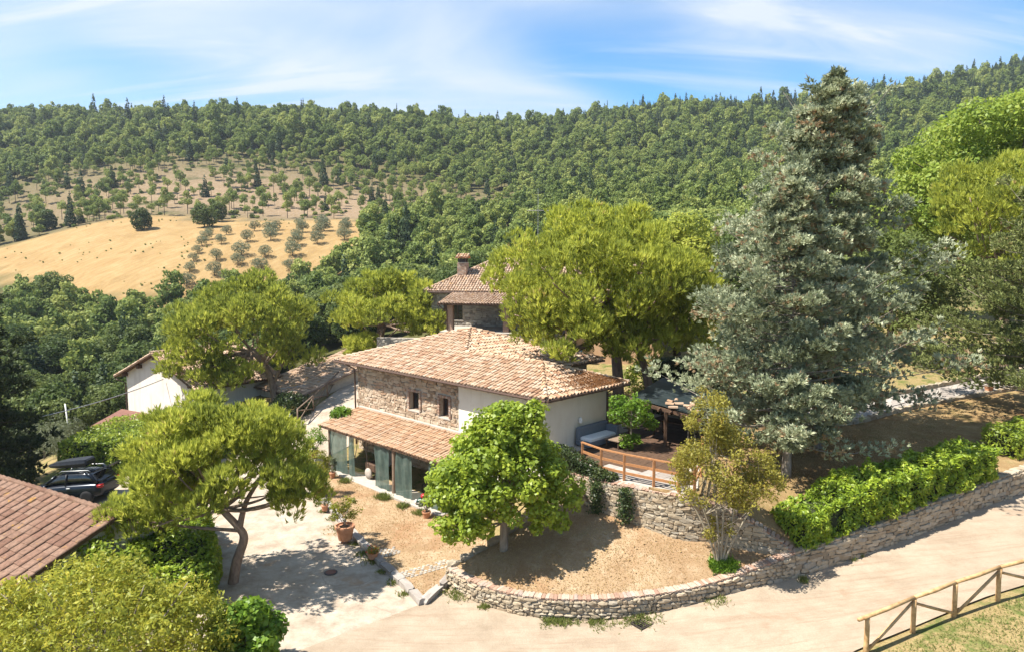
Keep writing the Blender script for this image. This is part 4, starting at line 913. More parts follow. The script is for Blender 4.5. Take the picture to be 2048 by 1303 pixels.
# cobbled strips in the lawn
def fl_z(x, y): return g(x, y) * .55 + .16
def cobbles(label, a, d1, n1, d2, n2):
    t = thing('cobble_strip', label, 'paving', (a[0], a[1], 0)); it = []
    d1, d2 = Vector(d1), Vector(d2)
    for i in range(n1):
        for j in range(n2):
            if random.random() < .12: continue
            p = Vector(a) + d1 * (i + (j % 2) * .4) + d2 * j
            it.append(Matrix.Translation((p.x - a[0], p.y - a[1], fl_z(p.x, p.y) + .0)) @ Matrix.Rotation(math.atan2(d1.y, d1.x) + random.uniform(-.1, .1), 4, 'Z') @ Matrix.Diagonal((d1.length * .9, d2.length * .86, .07, 1)))
    pieces('cobble', 'greystone', it, t, 'cobble', 'cobbles')
cobbles('grey cobble strip crossing the lawn toward the curved wall end', (-4.15, 25.05), (.15, .095), 13, (-.07, .11), 5)
cobbles('short worn cobble patch beside the red flower pot', (-5.3, 27.0), (.15, .09), 6, (-.07, .11), 6)
# deck
DZ = 3.35
sheet('deck', [(1.62, 30.5), (2.35, 28.35), (3.25, 27.25), (5.2, 25.85), (6.3, 25.3), (7.0, 26.0), (8.4, 31), (10.6, 36.8), (8.0, 38.8), (4.9, 35.4)], lambda x, y: np.full(len(x), DZ), 'concrete', .8, .5)
# paving slabs of the deck
def slabs(parent, quads, zf, mat, name):
    for q in quads:
        c = sum((Vector(p) for p in q), Vector((0, 0))) / 4; m = MB()
        pts = [c + (Vector(p) - c) * .965 for p in q]; b = 0
        zs = [zf(p.x, p.y) for p in pts]
        m.prism([(p.x, p.y) for p in pts], [z - .05 for z in zs], [z + random.uniform(.0, .006) for z in zs]); m.build(name, mat, parent)
dk = bpy.data.objects['deck']; quads = []
u2, w2 = Vector((.7093, -.7046)), Vector((.7046, .7093)); base = Vector((3.3, 27.5))
dpoly = np.array([(2.6, 28.3), (3.35, 27.45), (5.2, 26.05), (6.2, 25.6), (6.8, 26.1), (8.1, 30.5), (9.8, 35.5), (8.0, 38), (5.3, 35.0), (2.2, 30.8)])
for i in range(-8, 18):
    for j in range(-6, 22):
        q = [base + u2 * (.55 * a) + w2 * (.55 * b_) for a, b_ in ((i, j), (i + 1, j), (i + 1, j + 1), (i, j + 1))]
        if all(inpoly(np.array([p.x]), np.array([p.y]), dpoly)[0] for p in q): quads.append(q)
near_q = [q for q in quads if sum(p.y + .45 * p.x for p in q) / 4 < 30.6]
slabs(dk, near_q, lambda x, y: DZ + .012, 'paver', 'paving_slab'); slabs(dk, [q for q in quads if q not in near_q], lambda x, y: DZ + .012, 'darkwood', 'deck_tile')  # inner tiles darker: brown floor with the pergola's shade put into the colour
# stone path on the right
def path_quads():
    lo = smooth_path([(13.5,35.4,0),(16.74,35.07,0),(20.52,36.94,0),(24.17,38.59,0),(29.53,40.73,0),(35,43,0)], 10); hi = smooth_path([(13.5,38.2,0),(17.8,38.2,0),(22.0,40.0,0),(27.0,42.1,0),(32.0,44.2,0),(37,46.3,0)], 10)
    n = len(lo); rows = 5; G = [[None] * (rows + 1) for _ in range(n)]
    for i in range(n):
        for j in range(rows + 1):
            p = lo[i].lerp(hi[i], j / rows); k = .13 if 0 < j < rows else 0
            G[i][j] = Vector((p.x + random.uniform(-k, k), p.y + random.uniform(-k, k)))
    return [[G[i][j], G[i + 1][j], G[i + 1][j + 1], G[i][j + 1]] for i in range(n - 1) for j in range(rows)], lo, hi
pq, plo, phi = path_quads()
zp = tps([(13.5,35.4,3.75),(16.7,35.1,3.72),(20.5,36.9,3.95),(29.5,40.7,4.45),(35,43,4.8),(18,38.2,3.95),(22.5,40.5,4.2),(27.4,42.4,4.55),(32,44.3,4.85),(37,46.3,5.2),(13.5,38.2,3.85)])
ph = sheet('path', [(p.x, p.y) for p in plo] + [(p.x, p.y) for p in phi[::-1]], lambda x, y: zp(x, y) - .03, 'mortar', .8, .4)
slabs(ph, pq, lambda x, y: float(zp(x, y)[0]), 'paver', 'paving_stone')
for nm, lb, pp, dz in (('path_kerb', 'low stone kerb on the far side of the pale path', [(p.x, p.y) for p in phi[8:]], .22), ('path_edging', 'shaded stone edging on the near side of the pale path', [(p.x, p.y) for p in plo[8:]], .08)):
    t = thing(nm, lb, 'kerb', (pp[0][0], pp[0][1], 0)); it = []
    for a, b in zip(pp, pp[1:]):
        a, b = Vector(a), Vector(b); d = b - a; c = (a + b) / 2
        it.append(Matrix.Translation((c.x - pp[0][0], c.y - pp[0][1], float(zp(c.x, c.y)[0]) + dz / 2 - .1)) @ Matrix.Rotation(math.atan2(d.y, d.x), 4, 'Z') @ Matrix.Diagonal((d.length * .98, .28, dz + .25, 1)))
    pieces('brick', 'wallstone', it, t, 'kerb_stone', 'kerb_stones')

# deck railing
RP = [(2.9, 28.6), (3.55, 27.6), (4.35, 26.85), (5.35, 26.1), (6.15, 25.5), (6.75, 25.55), (7.5, 27.4), (8.1, 29.6)]
rl = thing('deck_railing', 'reddish brown wooden railing of posts and three rails on the deck edge', 'railing', (*RP[0], DZ))
for x, y in RP: MB().bbox(x - .05, x + .05, y - .05, y + .05, DZ - .02, DZ + 1.02, .012).build('post', 'railwood', rl, False, True)
for a, b in zip(RP, RP[1:]):
    for z, h in ((1.0, .05), (.62, .1), (.26, .1)):
        d = (Vector(b) - Vector(a)).normalized(); n_ = Vector((-d.y, d.x)) * (.05 if z > .9 else .022); a2 = Vector(a) + d * .04; b2 = Vector(b) - d * .04
        if z > .9: a2 = Vector(a) - d * .05; b2 = Vector(b) - d * .052
        MB().prism([(a2.x + n_.x, a2.y + n_.y), (a2.x - n_.x, a2.y - n_.y), (b2.x - n_.x, b2.y - n_.y), (b2.x + n_.x, b2.y + n_.y)], DZ + z + (.022 if z > .9 else 0), DZ + z + h + (.022 if z > .9 else 0)).build('rail', 'railwood', rl, False, True)
# log fence lower right
FP = [(9.9, 18.87, .97), (11.59, 19.59, 1.17), (13.1, 20.13, 1.37), (14.8, 20.72, 1.57), (16.9, 21.5, 1.8), (19, 22.4, 2.0)]
lf = thing('log_fence', 'rustic fence of peeled chestnut logs beside the road', 'fence', FP[0])
tops = []
for k, (x, y, z) in enumerate(FP):
    z = g(x, y); p = [Vector((x + random.uniform(-.015, .015), y, z - .25 + h)) for h in (0, .5, .95, 1.27)]; tops.append(p[-1])
    MB().tube(p, [.075, .07, .068, .066], 10).build('post', 'peeledlog', lf, True, True)
tops = [tops[0] + Vector((-.32, -.14, -.02))] + tops
for i, (a, b) in enumerate(zip(tops[:-1], tops[1:])):
    if i == 0: continue
    s_ = tops[0] if i == 1 else a; md = s_.lerp(b, .5) + Vector((0, 0, -.02))
    MB().tube([s_ + Vector((0, 0, .05)), md + Vector((0, 0, .05)), b + Vector((.1, .05, .06))], [.055, .062, .052], 9).build('top_rail', 'peeledlog', lf, True, True)
    lo = (a if i % 2 == 0 else b); hi_ = (b if i % 2 == 0 else a)
    lo, hi_ = (a, b) if i in (1, 3, 5) else (b, a)
    MB().tube([lo + Vector((.06, 0, -.92)), lo.lerp(hi_, .5) + Vector((0, 0, -.52)), hi_ + Vector((-.05, 0, -.1))], [.042, .046, .04], 8).build('brace', 'peeledlog', lf, True, True)
# drain grate
gt = thing('drain_grate', 'dark iron drain grate set in the road below the curved wall', 'grate', (4.26, 21.96, g(4.26, 21.96) + .06), R(35))
m = MB(); m.box(-.36, .36, -.26, -.2, 0, .025); m.box(-.36, .36, .2, .26, 0, .025); m.box(-.36, -.3, -.2, .2, 0, .025); m.box(.3, .36, -.2, .2, 0, .025); m.box(-.03, .03, -.2, .2, 0, .024); m.build('frame', 'darkmetal', gt)
for k in range(5):
    y = -.16 + k * .08
    for x0, x1 in ((-.3, -.03), (.03, .3)): MB().box(x0, x1, y - .014, y + .014, 0, .02).build('bar', 'darkmetal', gt)
MB().box(-.3, .3, -.2, .2, -.04, -.012).build('pit', 'blackplastic', gt)
mh = thing('manhole_cover', 'small round rusty cover in the shaded courtyard', 'cover', (-6.9, 26.0, g(-6.9, 26) + .05)); MB().lathe([(.2, 0), (.2, .03), (.17, .04)], (0, 0, 0), 18).build('lid', 'rust', mh); MB().lathe([(.25, 0), (.25, .02), (.21, .022)], (0, 0, 0), 18).build('rim', 'darkmetal', mh)
# iron railing and wooden gate fence beside the drive
ir = thing('iron_railing', 'thin grey iron railing beside the drive, left of the farmhouse corner', 'railing', (-16.0, 48.6, g(-16, 48.6)))
i0, i1 = Vector((-16.0, 48.6, 0)), Vector((-13.3, 50.3, 0))
i0.z = g(i0.x, i0.y) + .0; i1.z = i0.z + .1
for k in range(30):
    p = i0.lerp(i1, k / 29); MB().tube([p, p + Vector((0, 0, 1.1))], .014 if k % 10 else .03, 5).build('bar' if k % 10 else 'post', 'greymetal', ir, False, True)
for z in (.12, 1.08): MB().tube([i0 + Vector((0, 0, z)), i1 + Vector((0, 0, z))], .02, 5).build('rail', 'greymetal', ir, False, True)
wf = thing('drive_fence', 'dark crossed pole fence along the left side of the drive', 'fence', (-13.5, 46.0, g(-13.5, 46)))
wp = [Vector((-13.7, 44.6, 0)), Vector((-13.25, 46.6, 0)), Vector((-12.85, 48.7, 0)), Vector((-12.6, 51, 0))]
for p in wp: p.z = g(p.x, p.y)
for p in wp: MB().tube([p, p + Vector((0, 0, 1.1))], .05, 7).build('post', 'oldpost', wf, True, True)
for a, b in zip(wp, wp[1:]):
    MB().tube([a + Vector((0, 0, 1.08)), b + Vector((0, 0, 1.08))], .045, 7).build('rail', 'oldpost', wf, True, True)
    MB().tube([a + Vector((0, 0, .2)), b + Vector((0, 0, .98))], .035, 6).build('brace', 'oldpost', wf, True, True); MB().tube([a + Vector((.05, 0, .98)), b + Vector((.05, 0, .2))], .035, 6).build('brace', 'oldpost', wf, True, True)
# pole and cable by the barn
up_ = thing('utility_pole', 'slim pale pole standing left of the white barn', 'pole', (-33.0, 52, g(-33, 52)))
b = Vector(up_.location); MB().tube([b, b + Vector((-.25, 0, 3.2))], [.06, .05], 7).build('shaft', 'whitepaint', up_, True, True)
cab = thing('overhead_cable', 'thick pale cable sagging from the barn gable to the dark trees', 'cable', (-33, 50, 0))
ca, cb2 = Vector((-24.6, 49.5, 3.4)), Vector((-30.5, 42, 2.0))
MB().tube([ca.lerp(cb2, t) + Vector((0, 0, -1.2 * t * (1 - t))) for t in np.linspace(0, 1, 12)], .035, 5).build('cable', 'greymetal', cab, True, True)
# red-brown lean-to roof and ivy-covered pergola below the barn
lt = thing('leanto', 'flat rust-red lean-to roof below the white barn wall', 'shed', (-26, 46, 0))
q = [(-29.3, 52.2), (-22.3, 47.4), (-22.6, 45.2), (-27.5, 47.0)]
m = MB(); m.slab([(-29.0, 51.9, .75), (-28.6, 47.2, .55), (-22.0, 44.0, .75), (-21.9, 47.2, .95)][::-1], .12); m.build('roof', 'rust', lt, False, True)
m = MB(); m.prism([(-28.6, 51.4), (-28.2, 47.5), (-22.3, 44.4), (-22.2, 46.9)][::-1], -1.8, .45); m.build('wall', 'plaster', lt, False, True)

# pergola with dark netting on the deck
pg = thing('pergola', 'timber pergola roofed with dark netting and loose tiles beside the wing', 'pergola', (7.5, 34, DZ))
pc = [(5.6, 33.1, 5.3), (8.6, 30.3, 4.9), (11.2, 35.6, 4.95), (8.2, 38.3, 5.35)]
for x, y, z in pc + [(7.0, 31.8, 5.1)]: MB().bbox(x - .07, x + .07, y - .07, y + .07, DZ, z - .12, .01).build('post', 'darkwood', pg, False, True)
def beam(a, b, w, h, name, mat, par):
    a, b = Vector(a), Vector(b); d = (b - a); n_ = Vector((-d.y, d.x, 0)).normalized() * w
    MB().prism([(a.x + n_.x, a.y + n_.y), (a.x - n_.x, a.y - n_.y), (b.x - n_.x, b.y - n_.y), (b.x + n_.x, b.y + n_.y)], [a.z - h, a.z - h, b.z - h, b.z - h], [a.z, a.z, b.z, b.z]).build(name, mat, par, False, True)
for i in range(4): beam(pc[i], pc[(i + 1) % 4], .06, .14, 'beam', 'darkwood', pg)
for k in range(1, 7):
    t = k / 7; a = Vector(pc[0]).lerp(Vector(pc[1]), t); b2 = Vector(pc[3]).lerp(Vector(pc[2]), t); beam(a + Vector((-.3, -.35, .012)), b2 + Vector((.2, .3, .012)), .035, .1, 'rafter', 'darkwood', pg)
n = 14; V = []; F = []
for i in range(n + 1):
    for j in range(n + 1):
        p = Vector(pc[0]).lerp(Vector(pc[1]), i / n).lerp(Vector(pc[3]).lerp(Vector(pc[2]), i / n), j / n)
        V.append((p.x, p.y, p.z + .06 + .05 * math.sin(i * 2.4) * math.sin(j * 1.9) + random.uniform(0, .03)))
for i in range(n):
    for j in range(n): F.append((i * (n + 1) + j, (i + 1) * (n + 1) + j, (i + 1) * (n + 1) + j + 1, i * (n + 1) + j + 1))
m = MB(); m.add(V, F); m.build('netting', 'tarp', pg, True, True)
it = []
for k in range(16):
    p = Vector(pc[0]).lerp(Vector(pc[1]), random.uniform(.3, 1.0)).lerp(Vector(pc[2]), random.uniform(.02, .28)); it.append(Matrix.Translation(p - Vector(pg.location) + Vector((0, 0, .14))) @ Matrix.Rotation(random.uniform(0, 6), 4, 'Z') @ Matrix.Rotation(.1, 4, 'X'))
pieces('tile', 'oldtile', it, pg, 'loose_tile', 'loose_tiles')
# outdoor sofa against the wing's end wall (house-local frame)
so_ = thing('outdoor_sofa', 'grey corner sofa with white seat cushion against the cream end wall', 'sofa', tuple(hw(16.35, 3.6, DZ + .02)), HA)
MB().bbox(.05, .95, -1.05, 1.15, .05, .30, .03).build('base', 'greycushion', so_); MB().bbox(.28, .93, -1.0, .9, .302, .44, .05).build('seat_cushion', 'whitecushion', so_)
MB().bbox(.05, .27, -1.05, 1.15, .302, .85, .05).build('backrest', 'greycushion', so_); MB().bbox(.28, .95, .92, 1.15, .302, .72, .04).build('armrest', 'greycushion', so_)
for x, y in ((.1, -1), (.85, -1), (.1, 1.05), (.85, 1.05)): MB().box(x, x + .06, y, y + .06, -.01, .048).build('foot', 'darkmetal', so_)
tb = thing('low_table', 'low brown garden table in front of the grey sofa', 'table', tuple(hw(17.9, 3.9, DZ + .02)), HA)
MB().bbox(-.4, .4, -.6, .6, .34, .39, .01).build('top', 'oldpost', tb)
for x in (-.35, .3):
    for y in (-.55, .5): MB().box(x, x + .05, y, y + .05, 0, .338).build('leg', 'darkwood', tb)
dt = thing('dining_table', 'dark dining table in the shade under the pergola', 'table', (7.9, 33.6, DZ + .02), HA)
MB().bbox(-1.1, 1.1, -.45, .45, .72, .77, .01).build('top', 'darkwood', dt)
for x in (-1, .93):
    for y in (-.4, .33): MB().box(x, x + .07, y, y + .07, 0, .718).build('leg', 'darkwood', dt)
# bread oven behind the farmhouse
bo = thing('bread_oven', 'small masonry bread oven with tiled cap behind the farmhouse roof', 'oven', (3.4, 50.5, g(3.4, 50.5)), R(-12))
zb_ = g(3.4, 50.5); 
m = MB(); m.box(-.8, -.5, -.7, .8, -.2, 3.0); m.box(.5, .8, -.7, .8, -.2, 3.0); m.box(-.5, .5, .5, .8, -.2, 3.0); m.box(-.5, .5, -.7, .5, -.2, 1.9); m.build('body', 'brick', bo)
m = MB(); m.slab([(-1.05, -1, 2.95), (0, -1, 3.45), (0, 1.05, 3.45), (-1.05, 1.05, 2.95)], .08); m.slab([(0, -1, 3.45), (1.05, -1, 2.95), (1.05, 1.05, 2.95), (0, 1.05, 3.45)], .08); rr_ = m.build('cap', 'joint', bo)
pieces('tile', 'oldtile', tiles_on([(-1.05, -1), (0, -1), (0, 1.05), (-1.05, 1.05)], (0, 1), (1, 0), .476, 2.97, (-1.05, 0), .22, .36) + tiles_on([(1.05, -1), (0, -1), (0, 1.05), (1.05, 1.05)], (0, 1), (-1, 0), .476, 2.97, (1.05, 0), .22, .36), rr_, 'tile', 'oven_tiles')
bb = thing('blue_bin', 'blue recycling bin standing right of the bread oven', 'bin', (4.75, 50.3, zb_)); MB().lathe([(.22, 0), (.27, .95), (.29, 1.0)], (0, 0, 0), 14).build('body', 'bluepaint', bb, True); MB().lathe([(.3, 1.0), (.28, 1.08), (.1, 1.14)], (0, 0, 0), 14).build('lid', 'darkmetal', bb, True)
pool = thing('swimming_pool', 'sliver of turquoise swimming pool behind the pine trunks', 'pool', (8.0, 55.0, 5.0)); MB().bbox(-3.3, 2.2, -1.6, 1.6, -.4, .12).build('surround', 'concrete', pool); MB().box(-2.9, 1.8, -1.25, 1.25, .121, .128).build('water', 'poolwater', pool)
gw = thing('garden_wall', 'sunlit low stone wall behind the farmhouse roof ridge', 'wall', (-9.5, 52.8, 0))
gp = [(-10.2, 53.4), (-4, 52.2), (0, 51.4)]
m = MB()
for a, b in zip(gp, gp[1:]): m.prism([a, b, (b[0], b[1] + .35), (a[0], a[1] + .35)], 2.6, 5.9)
co = m.build('core', 'mortar', gw, False, True)
pieces('stone', 'greystone', [Matrix.Translation((9.5, -52.8, 0)) @ x for x in stones_on(gp, lambda s: 4.0, lambda s: 5.9, .17, .34, .12)], co, 'stone', 'small_stones', 200, lambda p: -p.z)

# ================================================================== CAR
def car():
    fr, bk = Vector((-24.4, 35.35, 0)), Vector((-20.35, 35.1, 0)); d = (fr - bk).normalized(); c = (fr + bk) / 2
    t = thing('parked_car', 'dark blue estate car with open tailgate parked by the ivy hedge', 'car', (c.x, c.y, g(c.x, c.y) + .06), math.atan2(d.y, d.x)); t.rotation_euler.y = R(4.5)
    def loft(stn, name, mat, cap=True):
        V = []; F = []; n = len(stn[0][1])
        for x, sec in stn: V += [(x, y, z) for y, z in sec]
        for i in range(len(stn) - 1):
            for k in range(n): F.append((i * n + k, i * n + (k + 1) % n, (i + 1) * n + (k + 1) % n, (i + 1) * n + k))
        F += [tuple(reversed(range(n))), tuple(range((len(stn) - 1) * n, len(stn) * n))]
        m = MB(); m.add(V, F); o = m.build(name, mat, t, True); md = o.modifiers.new('s', 'SUBSURF'); md.levels = 1; md.render_levels = 2; return o
    def sec(hw_, zb, zs, zt, hw2): return [(-hw_ * .92, zb), (-hw_, zb + .12), (-hw_, zs), (-hw2, zt), (0, zt + .02), (hw2, zt), (hw_, zs), (hw_, zb + .12), (hw_ * .92, zb), (0, zb - .02)]
    loft([(-2.12, sec(.70, .45, .75, .98, .66)), (-2.05, sec(.82, .33, .82, 1.02, .76)), (-1.4, sec(.90, .24, .86, 1.04, .82)), (0, sec(.90, .22, .84, 1.02, .82)), (.95, sec(.90, .24, .80, .98, .80)), (1.7, sec(.86, .27, .72, .88, .70)), (2.08, sec(.76, .33, .62, .74, .6)), (2.16, sec(.55, .42, .55, .64, .45))], 'body', 'carpaint')
    def cab(hw_, z0, hw2, z1): return [(-hw_, z0), (-hw2, z1 - .05), (-hw2 * .9, z1), (0, z1 + .02), (hw2 * .9, z1), (hw2, z1 - .05), (hw_, z0), (0, z0)]
    loft([(-1.98, cab(.74, .98, .70, 1.02)), (-1.75, cab(.78, .98, .66, 1.36)), (-1.45, cab(.80, .98, .64, 1.52)), (-.3, cab(.81, .98, .65, 1.56)), (.35, cab(.80, .96, .63, 1.48)), (.95, cab(.77, .94, .62, 1.12)), (1.2, cab(.72, .92, .62, .96))], 'cabin_glass', 'glass')
    loft([(-1.62, [(-.62, 1.50), (-.6, 1.55), (0, 1.58), (.6, 1.55), (.62, 1.50), (0, 1.5)]), (-.3, [(-.645, 1.53), (-.62, 1.585), (0, 1.61), (.62, 1.585), (.645, 1.53), (0, 1.53)]), (.28, [(-.6, 1.47), (-.57, 1.51), (0, 1.54), (.57, 1.51), (.6, 1.47), (0, 1.47)])], 'roof_panel', 'carpaint')
    for sy in (-1, 1):
        m = MB(); m.tube([(-1.85, sy * .76, 1.0), (-1.55, sy * .69, 1.40), (-1.3, sy * .65, 1.52)], .07, 6); m.build('rear_pillar', 'carpaint', t, True)
        m = MB(); m.tube([(-.25, sy * .82, .98), (-.3, sy * .665, 1.52)], .035, 6); m.build('door_pillar', 'blackplastic', t, True)
        m = MB(); m.tube([(1.0, sy * .76, .95), (.3, sy * .62, 1.47)], .045, 6); m.build('windscreen_pillar', 'carpaint', t, True)
        m = MB(); m.tube([(-1.5, sy * .60, 1.56), (-1.4, sy * .6, 1.64), (0, sy * .6, 1.67), (.15, sy * .58, 1.57)], .022, 6); m.build('roof_rail', 'greymetal', t, True)
        m = MB(); m.bbox(.62, .82, *(sorted((sy * .86, sy * 1.05))), .98, 1.1, .03); m.build('wing_mirror', 'carpaint', t, True)
        m = MB(); m.bbox(-2.14, -1.9, *(sorted((sy * .60, sy * .87))), .80, .95, .02); m.build('tail_light', 'red_glass', t, True)
        m = MB(); m.bbox(1.85, 2.1, *(sorted((sy * .45, sy * .78))), .60, .70, .02); m.build('headlight', 'whitepaint', t, True)
        for x in (-.55, .5): m = MB(); m.bbox(x, x + .2, *(sorted((sy * .895, sy * .925))), .84, .88, .008); m.build('door_handle', 'greymetal', t)
        for x in (-1.32, 1.3):
            w = MB(); V = []; w.lathe([(.20, -.1), (.31, -.1), (.335, -.06), (.335, .06), (.31, .1), (.20, .1)], (0, 0, 0), 24)
            o = w.build('wheel', 'tyre', t, True); o.location = (x, sy * .83, .335); o.rotation_euler = (R(90), 0, 0)
            r = MB(); r.lathe([(.225, -.06), (.225, .06), (.20, .06), (.20, -.05)], (0, 0, 0), 24); r.lathe([(.05, .03), (.05, .085), (.03, .09)], (0, 0, 0), 10); r.lathe([(.05, -.085), (.05, -.03), (.03, -.02)], (0, 0, 0), 10)
            for k in range(10):
                a = k * math.pi / 5
                for zz_ in (-.075, .075): r.tube([(.03 * math.cos(a), .03 * math.sin(a), zz_), (.21 * math.cos(a), .21 * math.sin(a), zz_ * .8)], [.02, .024], 5)
            ro = r.build('rim', 'alloy', o, False)
    # raised tailgate
    m = MB(); m.add([(-1.58, -.55, 1.54), (-1.58, .55, 1.54), (-2.55, .6, 1.86), (-2.55, -.6, 1.86), (-1.58, -.55, 1.48), (-1.58, .55, 1.48), (-2.53, .6, 1.78), (-2.53, -.6, 1.78)], [(0, 1, 2, 3), (7, 6, 5, 4), (0, 4, 5, 1), (1, 5, 6, 2), (2, 6, 7, 3), (3, 7, 4, 0)]); m.build('tailgate', 'carpaint', t)
    for sy in (-.5, .5): MB().tube([(-1.75, sy, 1.2), (-2.1, sy, 1.66)], .012, 5).build('gas_strut', 'darkmetal', t)
    for x in (-1.1, -.05):
        MB().tube([(x, -.6, 1.68), (x, -.55, 1.72), (x, .55, 1.72), (x, .6, 1.68)], .022, 6).build('roof_bar', 'blackplastic', t)
    bx = thing('roof_box', 'black wedge-shaped roof box on the blue car', 'roof box', tuple(t.location), t.rotation_euler.z); bx.rotation_euler.y = t.rotation_euler.y
    st_ = []
    for x, hw_, z0, z1 in ((1.0, .16, 1.86, 1.90), (.82, .30, 1.80, 1.98), (.2, .40, 1.76, 2.08), (-.8, .42, 1.76, 2.14), (-1.12, .40, 1.78, 2.13), (-1.2, .34, 1.84, 2.06)):
        st_.append((x, [(-hw_ * .85, z0), (-hw_, (z0 + z1) / 2), (-hw_ * .86, z1), (hw_ * .86, z1), (hw_, (z0 + z1) / 2), (hw_ * .85, z0)]))
    V = []; F = []
    for x, s_ in st_: V += [(x, y, z) for y, z in s_]
    for i in range(len(st_) - 1):
        for k in range(6): F.append((i * 6 + k, i * 6 + (k + 1) % 6, i * 6 + 6 + (k + 1) % 6, i * 6 + 6 + k))
    F += [tuple(reversed(range(6))), tuple(range(30, 36))]
    m = MB(); m.add(V, F); o = m.build('shell', 'blackplastic', bx, False)
    for x in (-.8, .2): MB().box(x, x + .16, -.3, .3, 1.735, 1.775).build('mount', 'greymetal', bx)
car()

# ================================================================== POTS, MOWER, PORCH THINGS
def pot(name, label, p, r, h, z=None, group=None):
    z = fl_z(*p) if z is None else z
    t = thing(name, label, 'pot plant', (p[0], p[1], z), 0, group)
    MB().lathe([(r * .68, 0), (r * .72, h * .1), (r * .93, h * .78), (r * .95, h * .8), (r * 1.06, h * .82), (r * 1.06, h * .97), (r * 1.0, h), (r * .9, h), (r * .88, h * .9)], (0, 0, 0), 22).build('pot', 'terracotta', t, False)
    MB().lathe([(r * .86, h * .86), (r * .5, h * .905), (r * .1, h * .91)], (0, 0, 0), 16).build('soil', 'soil', t, True)
    return t, Vector((p[0], p[1], z + h * .9))
def pot_bush(t, b, c, Rr, k, r0, r1, n, size, mat, bark='bark_grey', flowers=None):
    bl = lumpy(Vector(b) + Vector(c), Rr, k, r0, r1, -.8, False)
    P, d, tn = blob_pts(bl, n, .3); leaf_obj('foliage', leaf_quads(P, d, size, .55, tn), mat, t)
    ch = [([b, b.lerp(Vector(x[0]), .45) + Vector((rng.uniform(-.06, .06), rng.uniform(-.06, .06), .05)), Vector(x[0])], .022, .006) for x in bl[:8]]
    trunk_obj(t, ch, bark, 6, 'stems')
    if flowers: P, d, tn = blob_pts(bl, flowers, .9); leaf_obj('flowers', leaf_quads(P, d, .05, .9), 'petal', t)
t, b = pot('lemon_pot', 'large terracotta pot with a sparse lemon tree on the front lawn', (-7.04, 28.95), .40, .62); pot_bush(t, b, (.05, 0, .75), (.62, .6, .62), 26, .14, .26, 1500, .085, 'leaf_lemon')
t, b = pot('flower_pot', 'small pot of red and yellow flowers on the kerb', (-5.5, 27.0), .22, .24); pot_bush(t, b, (0, 0, .12), (.24, .24, .12), 12, .09, .14, 500, .06, 'leaf_lemon', flowers=110)
t, b = pot('small_pot', 'small terracotta pot with grey herb near the kerb top', (-8.75, 32.2), .17, .28); pot_bush(t, b, (0, 0, .18), (.18, .18, .16), 8, .08, .12, 300, .05, 'leaf_olive')
t, b = pot('tall_plant_pot', 'terracotta pot with feathery yellow shrub left of the porch', (-9.55, 34.2), .34, .45); pot_bush(t, b, (0, 0, 1.0), (.55, .55, 1.0), 34, .16, .28, 3200, .07, 'leaf_lemon')
t, b = pot('window_pot', 'terracotta pot on the low ledge at the left porch post', tuple(hw(2.0, -2.6))[:2], .22, .4, .9); pot_bush(t, b, (0, 0, .7), (.6, .6, .8), 20, .16, .28, 1400, .09, 'leaf_vine')
t, b = pot('spiky_pot', 'pot with grey-green spiky plant before the green plastic curtain', tuple(hw(4.1, -2.75))[:2], .17, .3); pot_bush(t, b, (0, 0, .4), (.22, .22, .4), 12, .09, .14, 600, .09, 'leaf_olive')
t, b = pot('lavender_pot', 'pot of pale lavender at the right end of the porch step', tuple(hw(12.1, -2.75))[:2], .2, .3); pot_bush(t, b, (0, 0, .35), (.3, .3, .35), 16, .1, .15, 900, .08, 'leaf_olive')
t, b = pot('path_pot', 'terracotta pot with a small plant on the pale path edge', (27.2, 39.95), .24, .4, 4.28); pot_bush(t, b, (0, 0, .2), (.22, .22, .2), 8, .1, .14, 300, .08, 'leaf_weed')
lb = thing('wall_ledge', 'pale stone ledge block at the left end of the porch', 'ledge', tuple(hw(1.9, -2.5))); lb.rotation_euler.z = HA; MB().bbox(-.9, .5, -.5, .4, -.4, .88, .04).build('block', 'concrete', lb)
mw = thing('lawn_mower', 'green lawn mower with red engine and grass bag on the porch step', 'mower', tuple(hw(10.75, -1.75, .35)), HA + R(-62))
MB().bbox(-.35, .42, -.26, .26, .10, .26, .05).build('deck', 'greenpaint', mw); e_ = MB(); e_.lathe([(.16, .262), (.16, .38), (.12, .44), (.05, .46)], (.14, 0, 0), 14); e_.build('engine', 'redplastic', mw, True)
for x in (-.33, .36):
    for y in (-.3, .3):
        o = MB().lathe([(.03, -.03), (.11, -.03), (.115, 0), (.11, .03), (.03, .03)], (0, 0, 0), 16).build('wheel', 'whitepaint', mw, True); o.location = (x, y, .115); o.rotation_euler = (R(90), 0, 0)
for y in (-.2, .2): MB().tube([(-.3, y, .2), (-.75, y, .62), (-1.05, y, .92)], .014, 6).build('handle_tube', 'darkmetal', mw)
MB().tube([(-1.05, -.21, .92), (-1.05, .21, .92)], .018, 6).build('grip', 'blackplastic', mw); MB().bbox(-.85, -.36, -.2, .2, .15, .48, .06).build('grass_bag', 'blackplastic', mw); MB().box(-.2, -.02, -.08, .08, .262, .29).build('sticker_panel', 'yellowpaint', mw)
ct = thing('garden_cart', 'two-wheeled garden cart in the shade inside the porch', 'cart', tuple(hw(5.9, -1.2, .35)), HA)
MB().bbox(-.5, .5, -.35, .35, .42, .8, .03).build('tub', 'darkwood', ct); MB().tube([(-.5, 0, .5), (-1.1, 0, .8)], .02, 6).build('handle', 'darkmetal', ct)
